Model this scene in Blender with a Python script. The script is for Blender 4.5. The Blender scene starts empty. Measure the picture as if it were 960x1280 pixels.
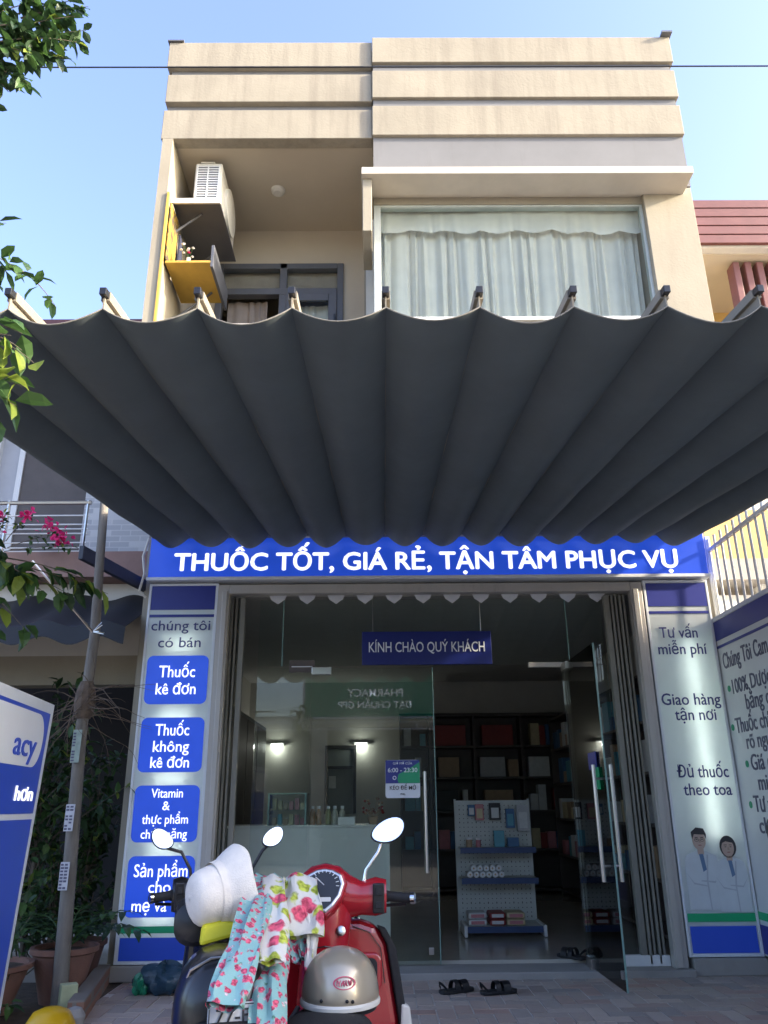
import bpy, bmesh, math, random
from mathutils import Vector as V, Matrix
R = math.radians
SC = bpy.context.scene
COL = SC.collection
random.seed(7)

# ------------------------------------------------------------------ camera, sky, sun, exposure
cam = bpy.data.cameras.new("camera"); camo = bpy.data.objects.new("camera", cam); COL.objects.link(camo)
SC.camera = camo
P_, RO_, YA_ = .355258, -.009216, .008433
fw = V((math.sin(YA_)*math.cos(P_), math.cos(YA_)*math.cos(P_), math.sin(P_)))
rt = V((math.cos(YA_), -math.sin(YA_), 0)); upv = rt.cross(fw)
r2 = rt*math.cos(RO_)+upv*math.sin(RO_); u2 = -rt*math.sin(RO_)+upv*math.cos(RO_)
m = Matrix((r2, u2, -fw)).transposed().to_4x4(); m.translation = (0, 0, 1.2)
camo.matrix_world = m
cam.sensor_fit = 'VERTICAL'; cam.sensor_height = 36; cam.lens = 36*990.77/1280
cam.clip_start = .05; cam.clip_end = 600

SUN_EL, SUN_AZ = R(23), R(75)            # azimuth measured from -Y (towards the viewer) to +X
sd = V((math.sin(SUN_AZ)*math.cos(SUN_EL), -math.cos(SUN_AZ)*math.cos(SUN_EL), math.sin(SUN_EL)))
W = bpy.data.worlds.new("World"); SC.world = W; W.use_nodes = True
nt = W.node_tree; bg = nt.nodes["Background"]
sky = nt.nodes.new("ShaderNodeTexSky"); sky.sky_type = 'NISHITA'; sky.sun_disc = False
sky.sun_elevation = SUN_EL; sky.sun_rotation = math.atan2(sd.x, sd.y)
sky.air_density = 1.0; sky.dust_density = 3.4; sky.ozone_density = 4
hs = nt.nodes.new('ShaderNodeHueSaturation'); hs.inputs['Hue'].default_value = .513; hs.inputs['Saturation'].default_value = 1.0
nt.links.new(sky.outputs[0], hs.inputs['Color']); nt.links.new(hs.outputs[0], bg.inputs[0]); bg.inputs[1].default_value = .14
sl = bpy.data.lights.new("sun", 'SUN'); sl.energy = 2.2; sl.angle = R(2.5); sl.color = (1, .9, .77)
so = bpy.data.objects.new("sun", sl); COL.objects.link(so); so.rotation_euler = sd.to_track_quat('Z', 'Y').to_euler()
SC.view_settings.view_transform = 'Standard'; SC.view_settings.look = 'None'
SC.view_settings.gamma = 1; SC.view_settings.use_curve_mapping = False
SC.view_settings.exposure = 2.5
try:
    SC.view_settings.use_white_balance = True; SC.view_settings.white_balance_temperature = 7100; SC.view_settings.white_balance_tint = 9
except Exception: pass

# ------------------------------------------------------------------ materials
def M(name, col, rough=.6, metal=0, var=.12, scale=5, bump=0, emis=0, spec=.5, trans=0, coat=0, stretch=None, fine=0):
    mt = bpy.data.materials.new(name); mt.use_nodes = True
    n = mt.node_tree; p = n.nodes["Principled BSDF"]
    tc = n.nodes.new("ShaderNodeTexCoord"); nz = n.nodes.new("ShaderNodeTexNoise")
    nz.inputs["Scale"].default_value = scale; nz.inputs["Detail"].default_value = 6; nz.inputs["Roughness"].default_value = .65
    src = tc.outputs["Object"]
    if stretch:
        mp = n.nodes.new("ShaderNodeMapping"); mp.inputs["Scale"].default_value = stretch
        n.links.new(src, mp.inputs[0]); src = mp.outputs[0]
    n.links.new(src, nz.inputs["Vector"])
    mr = n.nodes.new("ShaderNodeMapRange"); mr.inputs[1].default_value = .3; mr.inputs[2].default_value = .7
    n.links.new(nz.outputs["Fac"], mr.inputs[0])
    mx = n.nodes.new("ShaderNodeMix"); mx.data_type = 'RGBA'
    mx.inputs[6].default_value = tuple(c*(1-var) for c in col)+(1,)
    mx.inputs[7].default_value = tuple(min(1, c*(1+var)) for c in col)+(1,)
    n.links.new(mr.outputs[0], mx.inputs[0]); n.links.new(mx.outputs[2], p.inputs["Base Color"])
    mt["mix"] = mx.name
    p.inputs["Roughness"].default_value = rough; p.inputs["Metallic"].default_value = metal
    p.inputs["Specular IOR Level"].default_value = spec
    if coat: p.inputs["Coat Weight"].default_value = coat; p.inputs["Coat Roughness"].default_value = .08
    if emis:
        n.links.new(mx.outputs[2], p.inputs["Emission Color"]); p.inputs["Emission Strength"].default_value = emis
    if bump:
        b = n.nodes.new("ShaderNodeBump"); b.inputs["Strength"].default_value = bump; b.inputs["Distance"].default_value = .01
        nb = n.nodes.new("ShaderNodeTexNoise"); nb.inputs["Scale"].default_value = fine or scale*12; nb.inputs["Detail"].default_value = 4
        n.links.new(src, nb.inputs["Vector"]); n.links.new(nb.outputs["Fac"], b.inputs["Height"]); n.links.new(b.outputs[0], p.inputs["Normal"])
    if trans:
        o = n.nodes["Material Output"]; tr = n.nodes.new("ShaderNodeBsdfTranslucent"); ms = n.nodes.new("ShaderNodeMixShader")
        n.links.new(mx.outputs[2], tr.inputs[0]); ms.inputs[0].default_value = trans
        n.links.new(p.outputs[0], ms.inputs[1]); n.links.new(tr.outputs[0], ms.inputs[2]); n.links.new(ms.outputs[0], o.inputs[0])
    return mt

def glass_mat(name, tint=(.9, .95, .93), rough=0.0, ior=1.45):
    mt = bpy.data.materials.new(name); mt.use_nodes = True; n = mt.node_tree
    n.nodes.remove(n.nodes["Principled BSDF"]); o = n.nodes["Material Output"]
    t = n.nodes.new("ShaderNodeBsdfTransparent"); t.inputs[0].default_value = tint+(1,)
    g = n.nodes.new("ShaderNodeBsdfGlossy"); g.inputs["Roughness"].default_value = rough
    f = n.nodes.new("ShaderNodeFresnel"); f.inputs[0].default_value = ior
    s = n.nodes.new("ShaderNodeMixShader")
    n.links.new(f.outputs[0], s.inputs[0]); n.links.new(t.outputs[0], s.inputs[1]); n.links.new(g.outputs[0], s.inputs[2]); n.links.new(s.outputs[0], o.inputs[0])
    return mt

def overlay(mt, col, scale=(4, 4, .5), lo=.5, hi=.7, nscale=3, amount=.6):
    """second noise: stains that run down or patches, over the first colour"""
    n = mt.node_tree; p = n.nodes["Principled BSDF"]; mx = n.nodes[mt["mix"]]
    tc = n.nodes.new("ShaderNodeTexCoord"); mp = n.nodes.new("ShaderNodeMapping"); mp.inputs["Scale"].default_value = scale
    nz = n.nodes.new("ShaderNodeTexNoise"); nz.inputs["Scale"].default_value = nscale; nz.inputs["Detail"].default_value = 8; nz.inputs["Roughness"].default_value = .7
    mr = n.nodes.new("ShaderNodeMapRange"); mr.inputs[1].default_value = lo; mr.inputs[2].default_value = hi; mr.inputs[4].default_value = amount
    m2 = n.nodes.new("ShaderNodeMix"); m2.data_type = 'RGBA'; m2.inputs[7].default_value = col+(1,)
    L = n.links.new
    L(tc.outputs["Object"], mp.inputs[0]); L(mp.outputs[0], nz.inputs["Vector"]); L(nz.outputs["Fac"], mr.inputs[0]); L(mr.outputs[0], m2.inputs[0])
    L(mx.outputs[2], m2.inputs[6]); L(m2.outputs[2], p.inputs["Base Color"]); mt["mix"] = m2.name
    return mt

def paver_mat():
    mt = M("pavers", (.37, .31, .28), .85, var=.2, scale=3, bump=.35, fine=60)
    n = mt.node_tree; mx = n.nodes[mt["mix"]]; p = n.nodes["Principled BSDF"]
    g = n.nodes.new("ShaderNodeNewGeometry"); cr = n.nodes.new("ShaderNodeValToRGB")
    cs = [(0, (.44, .27, .21)), (.35, (.46, .36, .295)), (.6, (.33, .29, .26)), (.8, (.56, .45, .37)), (1, (.26, .2, .17))]
    e = cr.color_ramp.elements
    e[0].position, e[0].color = 0, cs[0][1]+(1,); e[1].position, e[1].color = 1, cs[-1][1]+(1,)
    for q, c in cs[1:-1]: x = e.new(q); x.color = c+(1,)
    mm = n.nodes.new("ShaderNodeMix"); mm.data_type = 'RGBA'; mm.blend_type = 'MULTIPLY'; mm.inputs[0].default_value = 1
    sc2 = n.nodes.new("ShaderNodeMix"); sc2.data_type = 'RGBA'; sc2.inputs[0].default_value = .25
    n.links.new(g.outputs["Random Per Island"], cr.inputs[0])
    n.links.new(cr.outputs[0], sc2.inputs[6]); n.links.new(mx.outputs[2], sc2.inputs[7])
    n.links.new(sc2.outputs[2], p.inputs["Base Color"]); mt["mix"] = sc2.name
    return mt

def brick_mat(name, c1, c2, mortar, w=.3, h=.1, ms=.01, rough=.7, axis='XZ', off=.5, bump=.3):
    mt = bpy.data.materials.new(name); mt.use_nodes = True; n = mt.node_tree; p = n.nodes["Principled BSDF"]
    tc = n.nodes.new("ShaderNodeTexCoord"); mp = n.nodes.new("ShaderNodeMapping"); b = n.nodes.new("ShaderNodeTexBrick")
    mp.vector_type = 'POINT'
    mp.inputs["Rotation"].default_value = (R(90) if axis == 'XZ' else 0, 0, 0) if axis != 'YZ' else (R(90), 0, R(90))
    b.inputs["Color1"].default_value = c1+(1,); b.inputs["Color2"].default_value = c2+(1,); b.inputs["Mortar"].default_value = mortar+(1,)
    b.inputs["Scale"].default_value = 1; b.inputs["Brick Width"].default_value = w; b.inputs["Row Height"].default_value = h
    b.inputs["Mortar Size"].default_value = ms; b.offset = off
    n.links.new(tc.outputs["Object"], mp.inputs[0]); n.links.new(mp.outputs[0], b.inputs["Vector"]); n.links.new(b.outputs[0], p.inputs["Base Color"])
    bp = n.nodes.new("ShaderNodeBump"); bp.inputs["Strength"].default_value = bump; bp.inputs["Distance"].default_value = .01; bp.invert = True
    n.links.new(b.outputs["Fac"], bp.inputs["Height"]); n.links.new(bp.outputs[0], p.inputs["Normal"])
    p.inputs["Roughness"].default_value = rough
    return mt

def floral_mat(name, basec, spots, scale=28, trans=.25):
    """cloth with scattered flower spots: voronoi cells coloured when close to the cell centre"""
    mt = M(name, basec, .85, var=.06, scale=20, bump=.15, fine=300)
    n = mt.node_tree; p = n.nodes["Principled BSDF"]; tc = n.nodes.new("ShaderNodeTexCoord"); L = n.links.new
    prev = n.nodes[mt["mix"]].outputs[2]
    for i, (col, sc, lo, hi) in enumerate(spots):
        mp = n.nodes.new("ShaderNodeMapping"); mp.inputs["Location"].default_value = (i*3.3, i*1.7, i*.9)
        wn = n.nodes.new("ShaderNodeTexNoise"); wn.inputs["Scale"].default_value = sc*1.6; wn.inputs["Detail"].default_value = 3
        wm = n.nodes.new("ShaderNodeMix"); wm.data_type = 'RGBA'; wm.blend_type = 'LINEAR_LIGHT'; wm.inputs[0].default_value = .35/sc
        vo = n.nodes.new("ShaderNodeTexVoronoi"); vo.inputs["Scale"].default_value = sc; vo.inputs["Randomness"].default_value = .75
        mr = n.nodes.new("ShaderNodeMapRange"); mr.inputs[1].default_value = lo; mr.inputs[2].default_value = hi; mr.inputs[3].default_value = 1; mr.inputs[4].default_value = 0
        nz = n.nodes.new("ShaderNodeTexNoise"); nz.inputs["Scale"].default_value = sc*3.5
        cm = n.nodes.new("ShaderNodeMix"); cm.data_type = 'RGBA'
        cm.inputs[6].default_value = tuple(c*.55 for c in col)+(1,); cm.inputs[7].default_value = tuple(min(1, c*1.35+.06) for c in col)+(1,)
        fm = n.nodes.new("ShaderNodeMapRange"); fm.inputs[1].default_value = .35; fm.inputs[2].default_value = .65
        mx = n.nodes.new("ShaderNodeMix"); mx.data_type = 'RGBA'
        L(tc.outputs["Object"], mp.inputs[0]); L(mp.outputs[0], wn.inputs["Vector"]); L(mp.outputs[0], wm.inputs[6]); L(wn.outputs["Color"], wm.inputs[7])
        L(wm.outputs[2], vo.inputs["Vector"]); L(vo.outputs["Distance"], mr.inputs[0])
        L(mp.outputs[0], nz.inputs["Vector"]); L(nz.outputs["Fac"], fm.inputs[0]); L(fm.outputs[0], cm.inputs[0])
        L(mr.outputs[0], mx.inputs[0]); L(prev, mx.inputs[6]); L(cm.outputs[2], mx.inputs[7]); prev = mx.outputs[2]
    L(prev, p.inputs["Base Color"])
    return mt

CREAM, GREYB = (.325, .29, .225), (.185, .185, .19)
m_cream = overlay(M("cream_plaster", CREAM, .85, var=.1, scale=1.2, bump=.15, fine=40), (.26, .2, .15), (2.5, 2.5, .35), .5, .78, 2.2, .45)
m_parapet = overlay(M("stained_plaster", (.315, .28, .22), .88, var=.1, scale=1.6, bump=.2, fine=40), (.16, .135, .11), (3.2, 3.2, .22), .47, .76, 2.6, .55)
m_ceil = M("soffit_plaster", (.54, .47, .37), .9, var=.06, scale=1)
m_grey = overlay(M("grey_plaster", GREYB, .85, var=.08, scale=1.5), (.12, .11, .11), (3, 3, .3), .55, .8, 2, .4)
m_slab = M("slab_edge", (.56, .5, .42), .8, var=.1, scale=2)
m_dframe = M("grey_door_frame", (.11, .115, .13), .45, var=.08)
m_alu = overlay(M("aluminium_beige", (.5, .47, .43), .42, .2, var=.06, scale=3), (.2, .18, .15), (3, 3, .6), .55, .8, 3, .4)
m_white = M("white_paint", (.74, .74, .73), .5, var=.05)
m_offw = M("offwhite_plastic", (.66, .64, .58), .5, var=.08, scale=4)
m_yel = overlay(M("yellow_paint", (.55, .35, .07), .7, var=.1, scale=4), (.16, .1, .05), (3, 3, 3), .62, .75, 4, .5)
m_dark = M("dark_void", (.018, .018, .02), .7)
m_black = M("black_plastic", (.014, .014, .016), .35, var=.2, scale=10)
m_blackgl = M("black_gloss_paint", (.01, .01, .011), .32, coat=.3, var=.1)
m_rub = M("black_rubber", (.016, .016, .017), .75, var=.2, scale=20, bump=.2)
m_red = overlay(M("red_scooter_paint", (.42, .012, .022), .25, coat=.6, var=.08, scale=4), (.2, .02, .02), (3, 3, 3), .55, .8, 5, .35)
m_chrome = M("chrome", (.8, .8, .8), .12, 1, var=.03)
m_steel = M("brushed_steel", (.62, .6, .57), .28, 1, var=.05, scale=8)
m_mirror = M("mirror_glass", (.92, .94, .95), .01, 1, var=.0)
m_glass = glass_mat("shop_glass", (.93, .97, .95))
m_wglass = glass_mat("window_glass", (.95, .98, .97), 0, 1.13)
m_gedge = M("glass_edge", (.2, .34, .3), .2, var=.05)
m_curt = M("white_curtain", (.84, .8, .73), .85, var=.05, scale=6, trans=.35, bump=.1, fine=200)
m_curt2 = M("brown_curtain", (.42, .35, .3), .85, var=.1, scale=6, trans=.2)
m_blue = M("sign_blue", (.01, .042, .34), .35, var=.04, scale=2, emis=.06)
m_bluelit = M("sign_blue_backlit", (.01, .055, .46), .35, var=.1, scale=1.6, emis=.17)
m_bluedull = M("sign_blue_unlit", (.022, .032, .24), .4, var=.06, scale=2)
m_navy = M("plaque_navy", (.008, .018, .16), .35, var=.06)
m_wletter = M("white_letter_backlit", (.85, .9, 1.0), .4, var=.02, emis=.22)
m_wlet2 = M("white_letter", (.8, .82, .85), .5, var=.02)
m_bletter = M("blue_letter", (.035, .045, .2), .5, var=.05)
m_green = M("sign_green", (.0, .2, .1), .4, var=.05, emis=.04)
m_face = M("sign_white_face", (.8, .85, .85), .32, var=.04, scale=2, trans=.42)
m_face2 = M("sign_white_unlit", (.66, .67, .68), .4, var=.05, scale=2)
m_sframe = M("sign_frame_white", (.74, .77, .8), .4, var=.04)
m_tube = bpy.data.materials.new("lamp_tube"); m_tube.use_nodes = True
_p = m_tube.node_tree.nodes["Principled BSDF"]; _p.inputs["Emission Color"].default_value = (.95, 1, .98, 1); _p.inputs["Emission Strength"].default_value = 2.9
m_lamp = bpy.data.materials.new("room_lamp"); m_lamp.use_nodes = True
_p = m_lamp.node_tree.nodes["Principled BSDF"]; _p.inputs["Emission Color"].default_value = (.92, 1, 1, 1); _p.inputs["Emission Strength"].default_value = 14
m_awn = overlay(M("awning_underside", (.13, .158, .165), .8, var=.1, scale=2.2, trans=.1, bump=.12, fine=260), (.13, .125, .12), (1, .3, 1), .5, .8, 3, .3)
m_hem = M("awning_hem", (.2, .19, .165), .8)
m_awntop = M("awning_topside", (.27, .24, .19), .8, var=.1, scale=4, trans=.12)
m_wood = overlay(M("grey_wood_pole", (.2, .18, .155), .85, var=.22, scale=7, bump=.5, stretch=(4, 4, .5)), (.08, .065, .055), (3, 3, 1), .5, .7, 4, .5)
m_bark = M("tree_bark", (.12, .095, .07), .9, var=.25, scale=9, bump=.5)
m_leafd = M("leaf_dark", (.026, .062, .022), .5, var=.35, scale=3, trans=.3)
m_leafm = M("leaf_mid", (.055, .12, .03), .48, var=.3, scale=3, trans=.35)
m_leafy = M("leaf_yellow_green", (.2, .26, .04), .5, var=.3, scale=4, trans=.4)
m_pink = M("pink_bract", (.72, .03, .2), .6, var=.2, scale=10, trans=.3)
m_terra = overlay(M("terracotta", (.23, .115, .085), .85, var=.15, scale=5, bump=.3), (.14, .09, .075), (2, 2, 2), .5, .75, 4, .6)
m_terrad = M("dark_terracotta", (.12, .06, .045), .85, var=.2, scale=5, bump=.3)
m_soil = M("soil", (.09, .065, .045), .95, var=.35, scale=14, bump=.8)
m_brickkerb = brick_mat("brick_kerb", (.3, .15, .095), (.23, .12, .08), (.2, .17, .14), .2, .07, .012, .9)
m_mortar = M("paving_joint", (.66, .62, .57), .9, var=.2, scale=6)
m_pave = paver_mat()
m_asph = M("asphalt", (.3, .285, .26), .9, var=.2, scale=4, bump=.4)
m_earth = M("ground_earth", (.26, .22, .17), .95, var=.25, scale=.6)
m_conc = overlay(M("concrete", (.33, .31, .285), .9, var=.15, scale=3, bump=.25), (.18, .165, .15), (1, 1, 1), .5, .8, 3, .5)
m_tile = M("shop_floor_tile", (.45, .42, .36), .12, var=.1, scale=2)
m_inwall = M("interior_wall", (.55, .53, .48), .8, var=.05)
m_inceil = M("interior_ceiling", (.5, .49, .47), .85, var=.05)
m_cab = M("dark_cabinet", (.1, .08, .07), .5, var=.15)
m_counter = M("counter_white", (.72, .73, .66), .35, var=.05)
m_gate = overlay(M("folding_gate_grey", (.25, .24, .205), .5, .2, var=.1, scale=3), (.15, .13, .11), (4, 4, .5), .5, .75, 3, .5)
m_shelfb = M("shelf_blue", (.03, .065, .17), .45, var=.06)
m_pegw = M("pegboard_white", (.58, .6, .56), .5, var=.05)
m_tilewall = brick_mat("grey_stone_cladding", (.62, .61, .6), (.42, .42, .43), (.6, .59, .58), .2, .06, .006, .7)
m_slatred = overlay(M("red_brown_slat", (.16, .06, .058), .55, var=.12, scale=3), (.22, .1, .085), (1, 1, 4), .5, .8, 3, .4)
m_hat = M("white_hat_weave", (.8, .74, .66), .9, var=.06, scale=30, bump=.22, stretch=(1, 1, 1), fine=220)
m_helm = M("champagne_helmet", (.5, .43, .32), .3, .45, var=.05, scale=3, coat=.5)
m_turq = floral_mat("turquoise_floral_cloth", (.27, .5, .475), [((.12, .3, .2), 30, .12, .22), ((.62, .45, .45), 44, .16, .28), ((.62, .06, .13), 35, .36, .43)])
m_creamfl = floral_mat("cream_floral_cloth", (.74, .71, .64), [((.45, .5, .04), 17, .36, .46), ((.66, .06, .12), 15, .33, .42)])
m_bag = M("dark_blue_bag", (.02, .055, .085), .3, var=.3, scale=12, bump=.5, fine=40)
m_baggr = M("green_bag", (.01, .2, .11), .35, var=.2, scale=12)
m_yelpl = M("yellow_plastic", (.72, .4, .01), .35, var=.05)
m_skin = M("printed_skin", (.56, .4, .32), .5, var=.05); m_hair = M("printed_hair", (.045, .04, .045), .5, var=.1)
m_coat = M("printed_white_coat", (.63, .67, .69), .4, var=.06, scale=6); m_skind = M("printed_skin_shade", (.46, .31, .24), .5); m_tie = M("printed_blue_tie", (.13, .22, .36), .5, var=.1)
m_coatl = M("printed_coat_fold", (.47, .5, .54), .4, var=.1, scale=6)
m_bottle = [M("bottle_%s" % c, v, .3, var=.08) for c, v in (("amber", (.3, .16, .07)), ("pale", (.5, .48, .36)), ("olive", (.25, .26, .12)), ("dark", (.05, .045, .04)))]
m_box = {k: M("pack_"+k, v, .5, var=.1, scale=14) for k, v in dict(blue=(.05, .15, .3), pink=(.55, .2, .22), cyan=(.1, .36, .45), white=(.66, .66, .64), cream=(.6, .5, .3), red=(.3, .035, .03), tan=(.42, .28, .17), silver=(.5, .5, .5), black=(.03, .03, .03)).items()}
m_plate = M("plate_white", (.56, .57, .58), .4, var=.05); m_ink = M("black_ink", (.02, .02, .022), .5)
m_greensign = M("opposite_green_sign", (.0, .3, .17), .5, var=.08)
m_oppw = M("opposite_wall", (.66, .62, .5), .85, var=.12, scale=1)
m_sticker = M("sticker_white", (.55, .56, .6), .6, var=.15, scale=30)
m_clad = M("dull_green_grey", (.2, .23, .22), .6)

# ------------------------------------------------------------------ mesh helpers
WP = {}
def thing(name, label, cat, loc=(0, 0, 0), rotz=0, group=None, kind=None):
    o = bpy.data.objects.new(name, None); COL.objects.link(o); o.empty_display_size = .1
    o.location = loc; o.rotation_euler = (0, 0, rotz); o["label"] = label; o["category"] = cat
    if group: o["group"] = group
    if kind: o["kind"] = kind
    WP[o.name] = Matrix.Translation(V(loc)) @ Matrix.Rotation(rotz, 4, 'Z')
    return o
def tag(o, label, cat, group=None, kind=None):
    o["label"] = label; o["category"] = cat
    if group: o["group"] = group
    if kind: o["kind"] = kind
    return o

class MB:
    def __init__(s): s.v = []; s.f = []; s.mi = []
    def add(s, vs, fs, m=0):
        b = len(s.v); s.v += [V(p) for p in vs]; s.f += [[i+b for i in f] for f in fs]; s.mi += [m]*len(fs); return s
    def box(s, x0, x1, y0, y1, z0, z1, m=0, mat=None):
        vs = [V((x, y, z)) for x in (x0, x1) for y in (y0, y1) for z in (z0, z1)]
        if mat: vs = [mat @ p for p in vs]
        return s.add(vs, [(0, 1, 3, 2), (4, 6, 7, 5), (0, 4, 5, 1), (2, 3, 7, 6), (0, 2, 6, 4), (1, 5, 7, 3)], m)
    def loft(s, rings, m=0, cap=True, closed=True):
        n = len(rings[0]); vs = [p for r in rings for p in r]; fs = []
        for i in range(len(rings)-1):
            for j in range(n if closed else n-1):
                k = (j+1) % n; fs.append((i*n+j, i*n+k, (i+1)*n+k, (i+1)*n+j))
        if cap and closed: fs += [tuple(range(n))[::-1], tuple((len(rings)-1)*n+j for j in range(n))]
        return s.add(vs, fs, m)
    def tube(s, pts, r, n=8, m=0):
        pts = [V(p) for p in pts]; rs = r if isinstance(r, (list, tuple)) else [r]*len(pts); rings = []
        up = None
        for i, p in enumerate(pts):
            d = (pts[min(i+1, len(pts)-1)]-pts[max(i-1, 0)]).normalized()
            if up is None: up = d.orthogonal().normalized()
            a = (up-d*up.dot(d)); a = a.normalized() if a.length > 1e-6 else d.orthogonal().normalized()
            up = a; b = d.cross(a)
            rings.append([p+(a*math.cos(t)+b*math.sin(t))*rs[i] for t in (2*math.pi*k/n for k in range(n))])
        return s.loft(rings, m)
    def lathe(s, prof, n=24, mat=Matrix(), m=0, sx=1, sy=1):
        rings = [[mat @ V((r*math.cos(t)*sx, r*math.sin(t)*sy, z)) for t in (2*math.pi*k/n for k in range(n))] for r, z in prof]
        return s.loft(rings, m)
    def prism(s, poly, o, u, v, w, m=0):
        o, u, v, w = V(o), V(u), V(v), V(w); n = len(poly)
        a = [o+u*p[0]+v*p[1] for p in poly]; b = [q+w for q in a]
        return s.add(a+b, [tuple(range(n))[::-1], tuple(range(n, 2*n))]+[(i, (i+1) % n, n+(i+1) % n, n+i) for i in range(n)], m)
    def build(s, name, mats, parent=None, smooth=False, bevel=0, local=False, seg=2, sub=0):
        if not isinstance(mats, (list, tuple)): mats = [mats]
        vs = s.v; loc = V((0, 0, 0))
        if parent is not None and not local:
            inv = WP[parent.name].inverted(); vs = [inv @ p for p in vs]
        if parent is None:
            mn = V([min(p[i] for p in vs) for i in range(3)]); mxx = V([max(p[i] for p in vs) for i in range(3)])
            loc = V(((mn.x+mxx.x)/2, (mn.y+mxx.y)/2, mn.z)); vs = [p-loc for p in vs]
        me = bpy.data.meshes.new(name); me.from_pydata(vs, [], s.f)
        for mm in mats: me.materials.append(mm)
        me.polygons.foreach_set("material_index", s.mi)
        me.validate(); bm = bmesh.new(); bm.from_mesh(me); bmesh.ops.recalc_face_normals(bm, faces=bm.faces); bm.to_mesh(me); bm.free()
        if smooth:
            me.polygons.foreach_set("use_smooth", [True]*len(me.polygons))
            try: me.set_sharp_from_angle(angle=R(38))
            except Exception: pass
        o = bpy.data.objects.new(name, me); COL.objects.link(o); o.location = loc
        if parent is not None: o.parent = parent
        WP[o.name] = WP[parent.name] if parent is not None else Matrix.Translation(loc)
        if sub:
            md = o.modifiers.new("s", 'SUBSURF'); md.levels = md.render_levels = sub
        if bevel:
            md = o.modifiers.new("b", 'BEVEL'); md.width = bevel; md.segments = seg; md.limit_method = 'ANGLE'; md.angle_limit = R(40)
        return o
def B(*a): return MB().box(*a)

def fontmesh(body, bold):
    c = bpy.data.curves.new("t", 'FONT'); c.body = body; c.offset = bold; c.resolution_u = 3
    o = bpy.data.objects.new("t", c); COL.objects.link(o)
    me = bpy.data.meshes.new_from_object(o.evaluated_get(bpy.context.evaluated_depsgraph_get()))
    bpy.data.objects.remove(o); return me
CAPH = max(v.co.y for v in fontmesh("H", 0).vertices)
def text(parent, name, body, o, xd, h, mat, w=None, align='L', bold=0.0, zd=(0, 0, 1), ext=.003, local=False, heavy=0):
    """lettering with cap height h standing on baseline o, reading along xd; a mesh of real thickness"""
    me = fontmesh(body, max(bold, .003) if 'ơ' in body else bold); xd, zd = V(xd).normalized(), V(zd).normalized(); nrm = xd.cross(zd)
    bm = bmesh.new(); bm.from_mesh(me)
    x0 = min(v.co.x for v in bm.verts); x1 = max(v.co.x for v in bm.verts)
    s = h/CAPH; sx = (w/(x1-x0)) if w else s; off = {'L': x0, 'C': (x0+x1)/2, 'R': x1}[align]
    o = V(o)
    if heavy:
        base = bm.copy()
        tmp = bpy.data.meshes.new("tmp")
        for q, (dx, dy) in enumerate(((-1, 0), (1, 0), (0, -.8), (0, .8))):
            c2 = base.copy()
            for v in c2.verts: v.co += V((dx*heavy, dy*heavy, .02*(q+1)))
            c2.to_mesh(tmp); bm.from_mesh(tmp); c2.free()
        base.free(); bpy.data.meshes.remove(tmp)
    for v in bm.verts: v.co = o+xd*(v.co.x-off)*sx+zd*v.co.y*s+nrm*(ext+.012*v.co.z)
    ret = bmesh.ops.extrude_face_region(bm, geom=list(bm.faces))
    for e in ret["geom"]:
        if isinstance(e, bmesh.types.BMVert): e.co -= nrm*ext*1.3
    mb = MB(); bm.verts.index_update(); mb.add([v.co.copy() for v in bm.verts], [[v.index for v in f.verts] for f in bm.faces]); bm.free()
    return mb.build(name, mat, parent, local=local)
def rrect(w, h, r, n=5):
    out = []
    for cx, cy, a in ((w/2-r, h/2-r, 0), (-w/2+r, h/2-r, 90), (-w/2+r, -h/2+r, 180), (w/2-r, -h/2+r, 270)):
        out += [(cx+r*math.cos(R(a+90*i/n)), cy+r*math.sin(R(a+90*i/n))) for i in range(n+1)]
    return out
def ell(a, b, n=20): return [(a*math.cos(2*math.pi*i/n), b*math.sin(2*math.pi*i/n)) for i in range(n)]
X1, Y1, Z1 = V((1, 0, 0)), V((0, 1, 0)), V((0, 0, 1))
def rot(ax, a): return Matrix.Rotation(a, 4, ax)
def T(*a): return Matrix.Translation(V(a))

# ------------------------------------------------------------------ ground
def struct(mb, name, mat, **k):
    o = mb.build(name, mat, **k); o["kind"] = 'structure'; return o
struct(MB().box(-150, 150, -150, 250, -.6, -.16), "ground", m_earth)
struct(MB().box(-60, 60, -7.2, .9, -.156, -.12), "road", m_asph)
struct(MB().box(-60, -1.9, .9, 6.78, -.14, -.012), "side_yard", m_soil)
struct(MB().box(-1.9, 60, .9, 6.72, -.14, -.006), "pavement_bed", m_mortar)
struct(MB().box(-60, 60, -14, -7.2, -.15, -.02), "far_pavement", m_conc)
pv = MB(); bw = .115; g = .011
for c in range(-17, 44):
    for r_ in range(0, 51):
        k = (c-r_) % 4
        if k == 0: x0, y0, x1, y1 = c, r_, c+2, r_+1
        elif k == 3: x0, y0, x1, y1 = c, r_, c+1, r_+2
        else: continue
        X0, X1_, Y0, Y1_ = x0*bw+g/2, x1*bw-g/2, .92+y0*bw+g/2, .92+y1*bw-g/2
        X0 = max(X0, -1.89); Y1_ = min(Y1_, 6.715)
        if X1_-X0 < .02 or Y1_-Y0 < .02: continue
        h = random.uniform(-.0025, .0015)
        pv.add([(X0, Y0, h), (X1_, Y0, h), (X1_, Y1_, h), (X0, Y1_, h), (X0, Y0, -.01), (X1_, Y0, -.01), (X1_, Y1_, -.01), (X0, Y1_, -.01)],
               [(0, 1, 2, 3), (0, 4, 5, 1), (1, 5, 6, 2), (2, 6, 7, 3), (3, 7, 4, 0)])
struct(pv, "pavement", m_pave)

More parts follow.
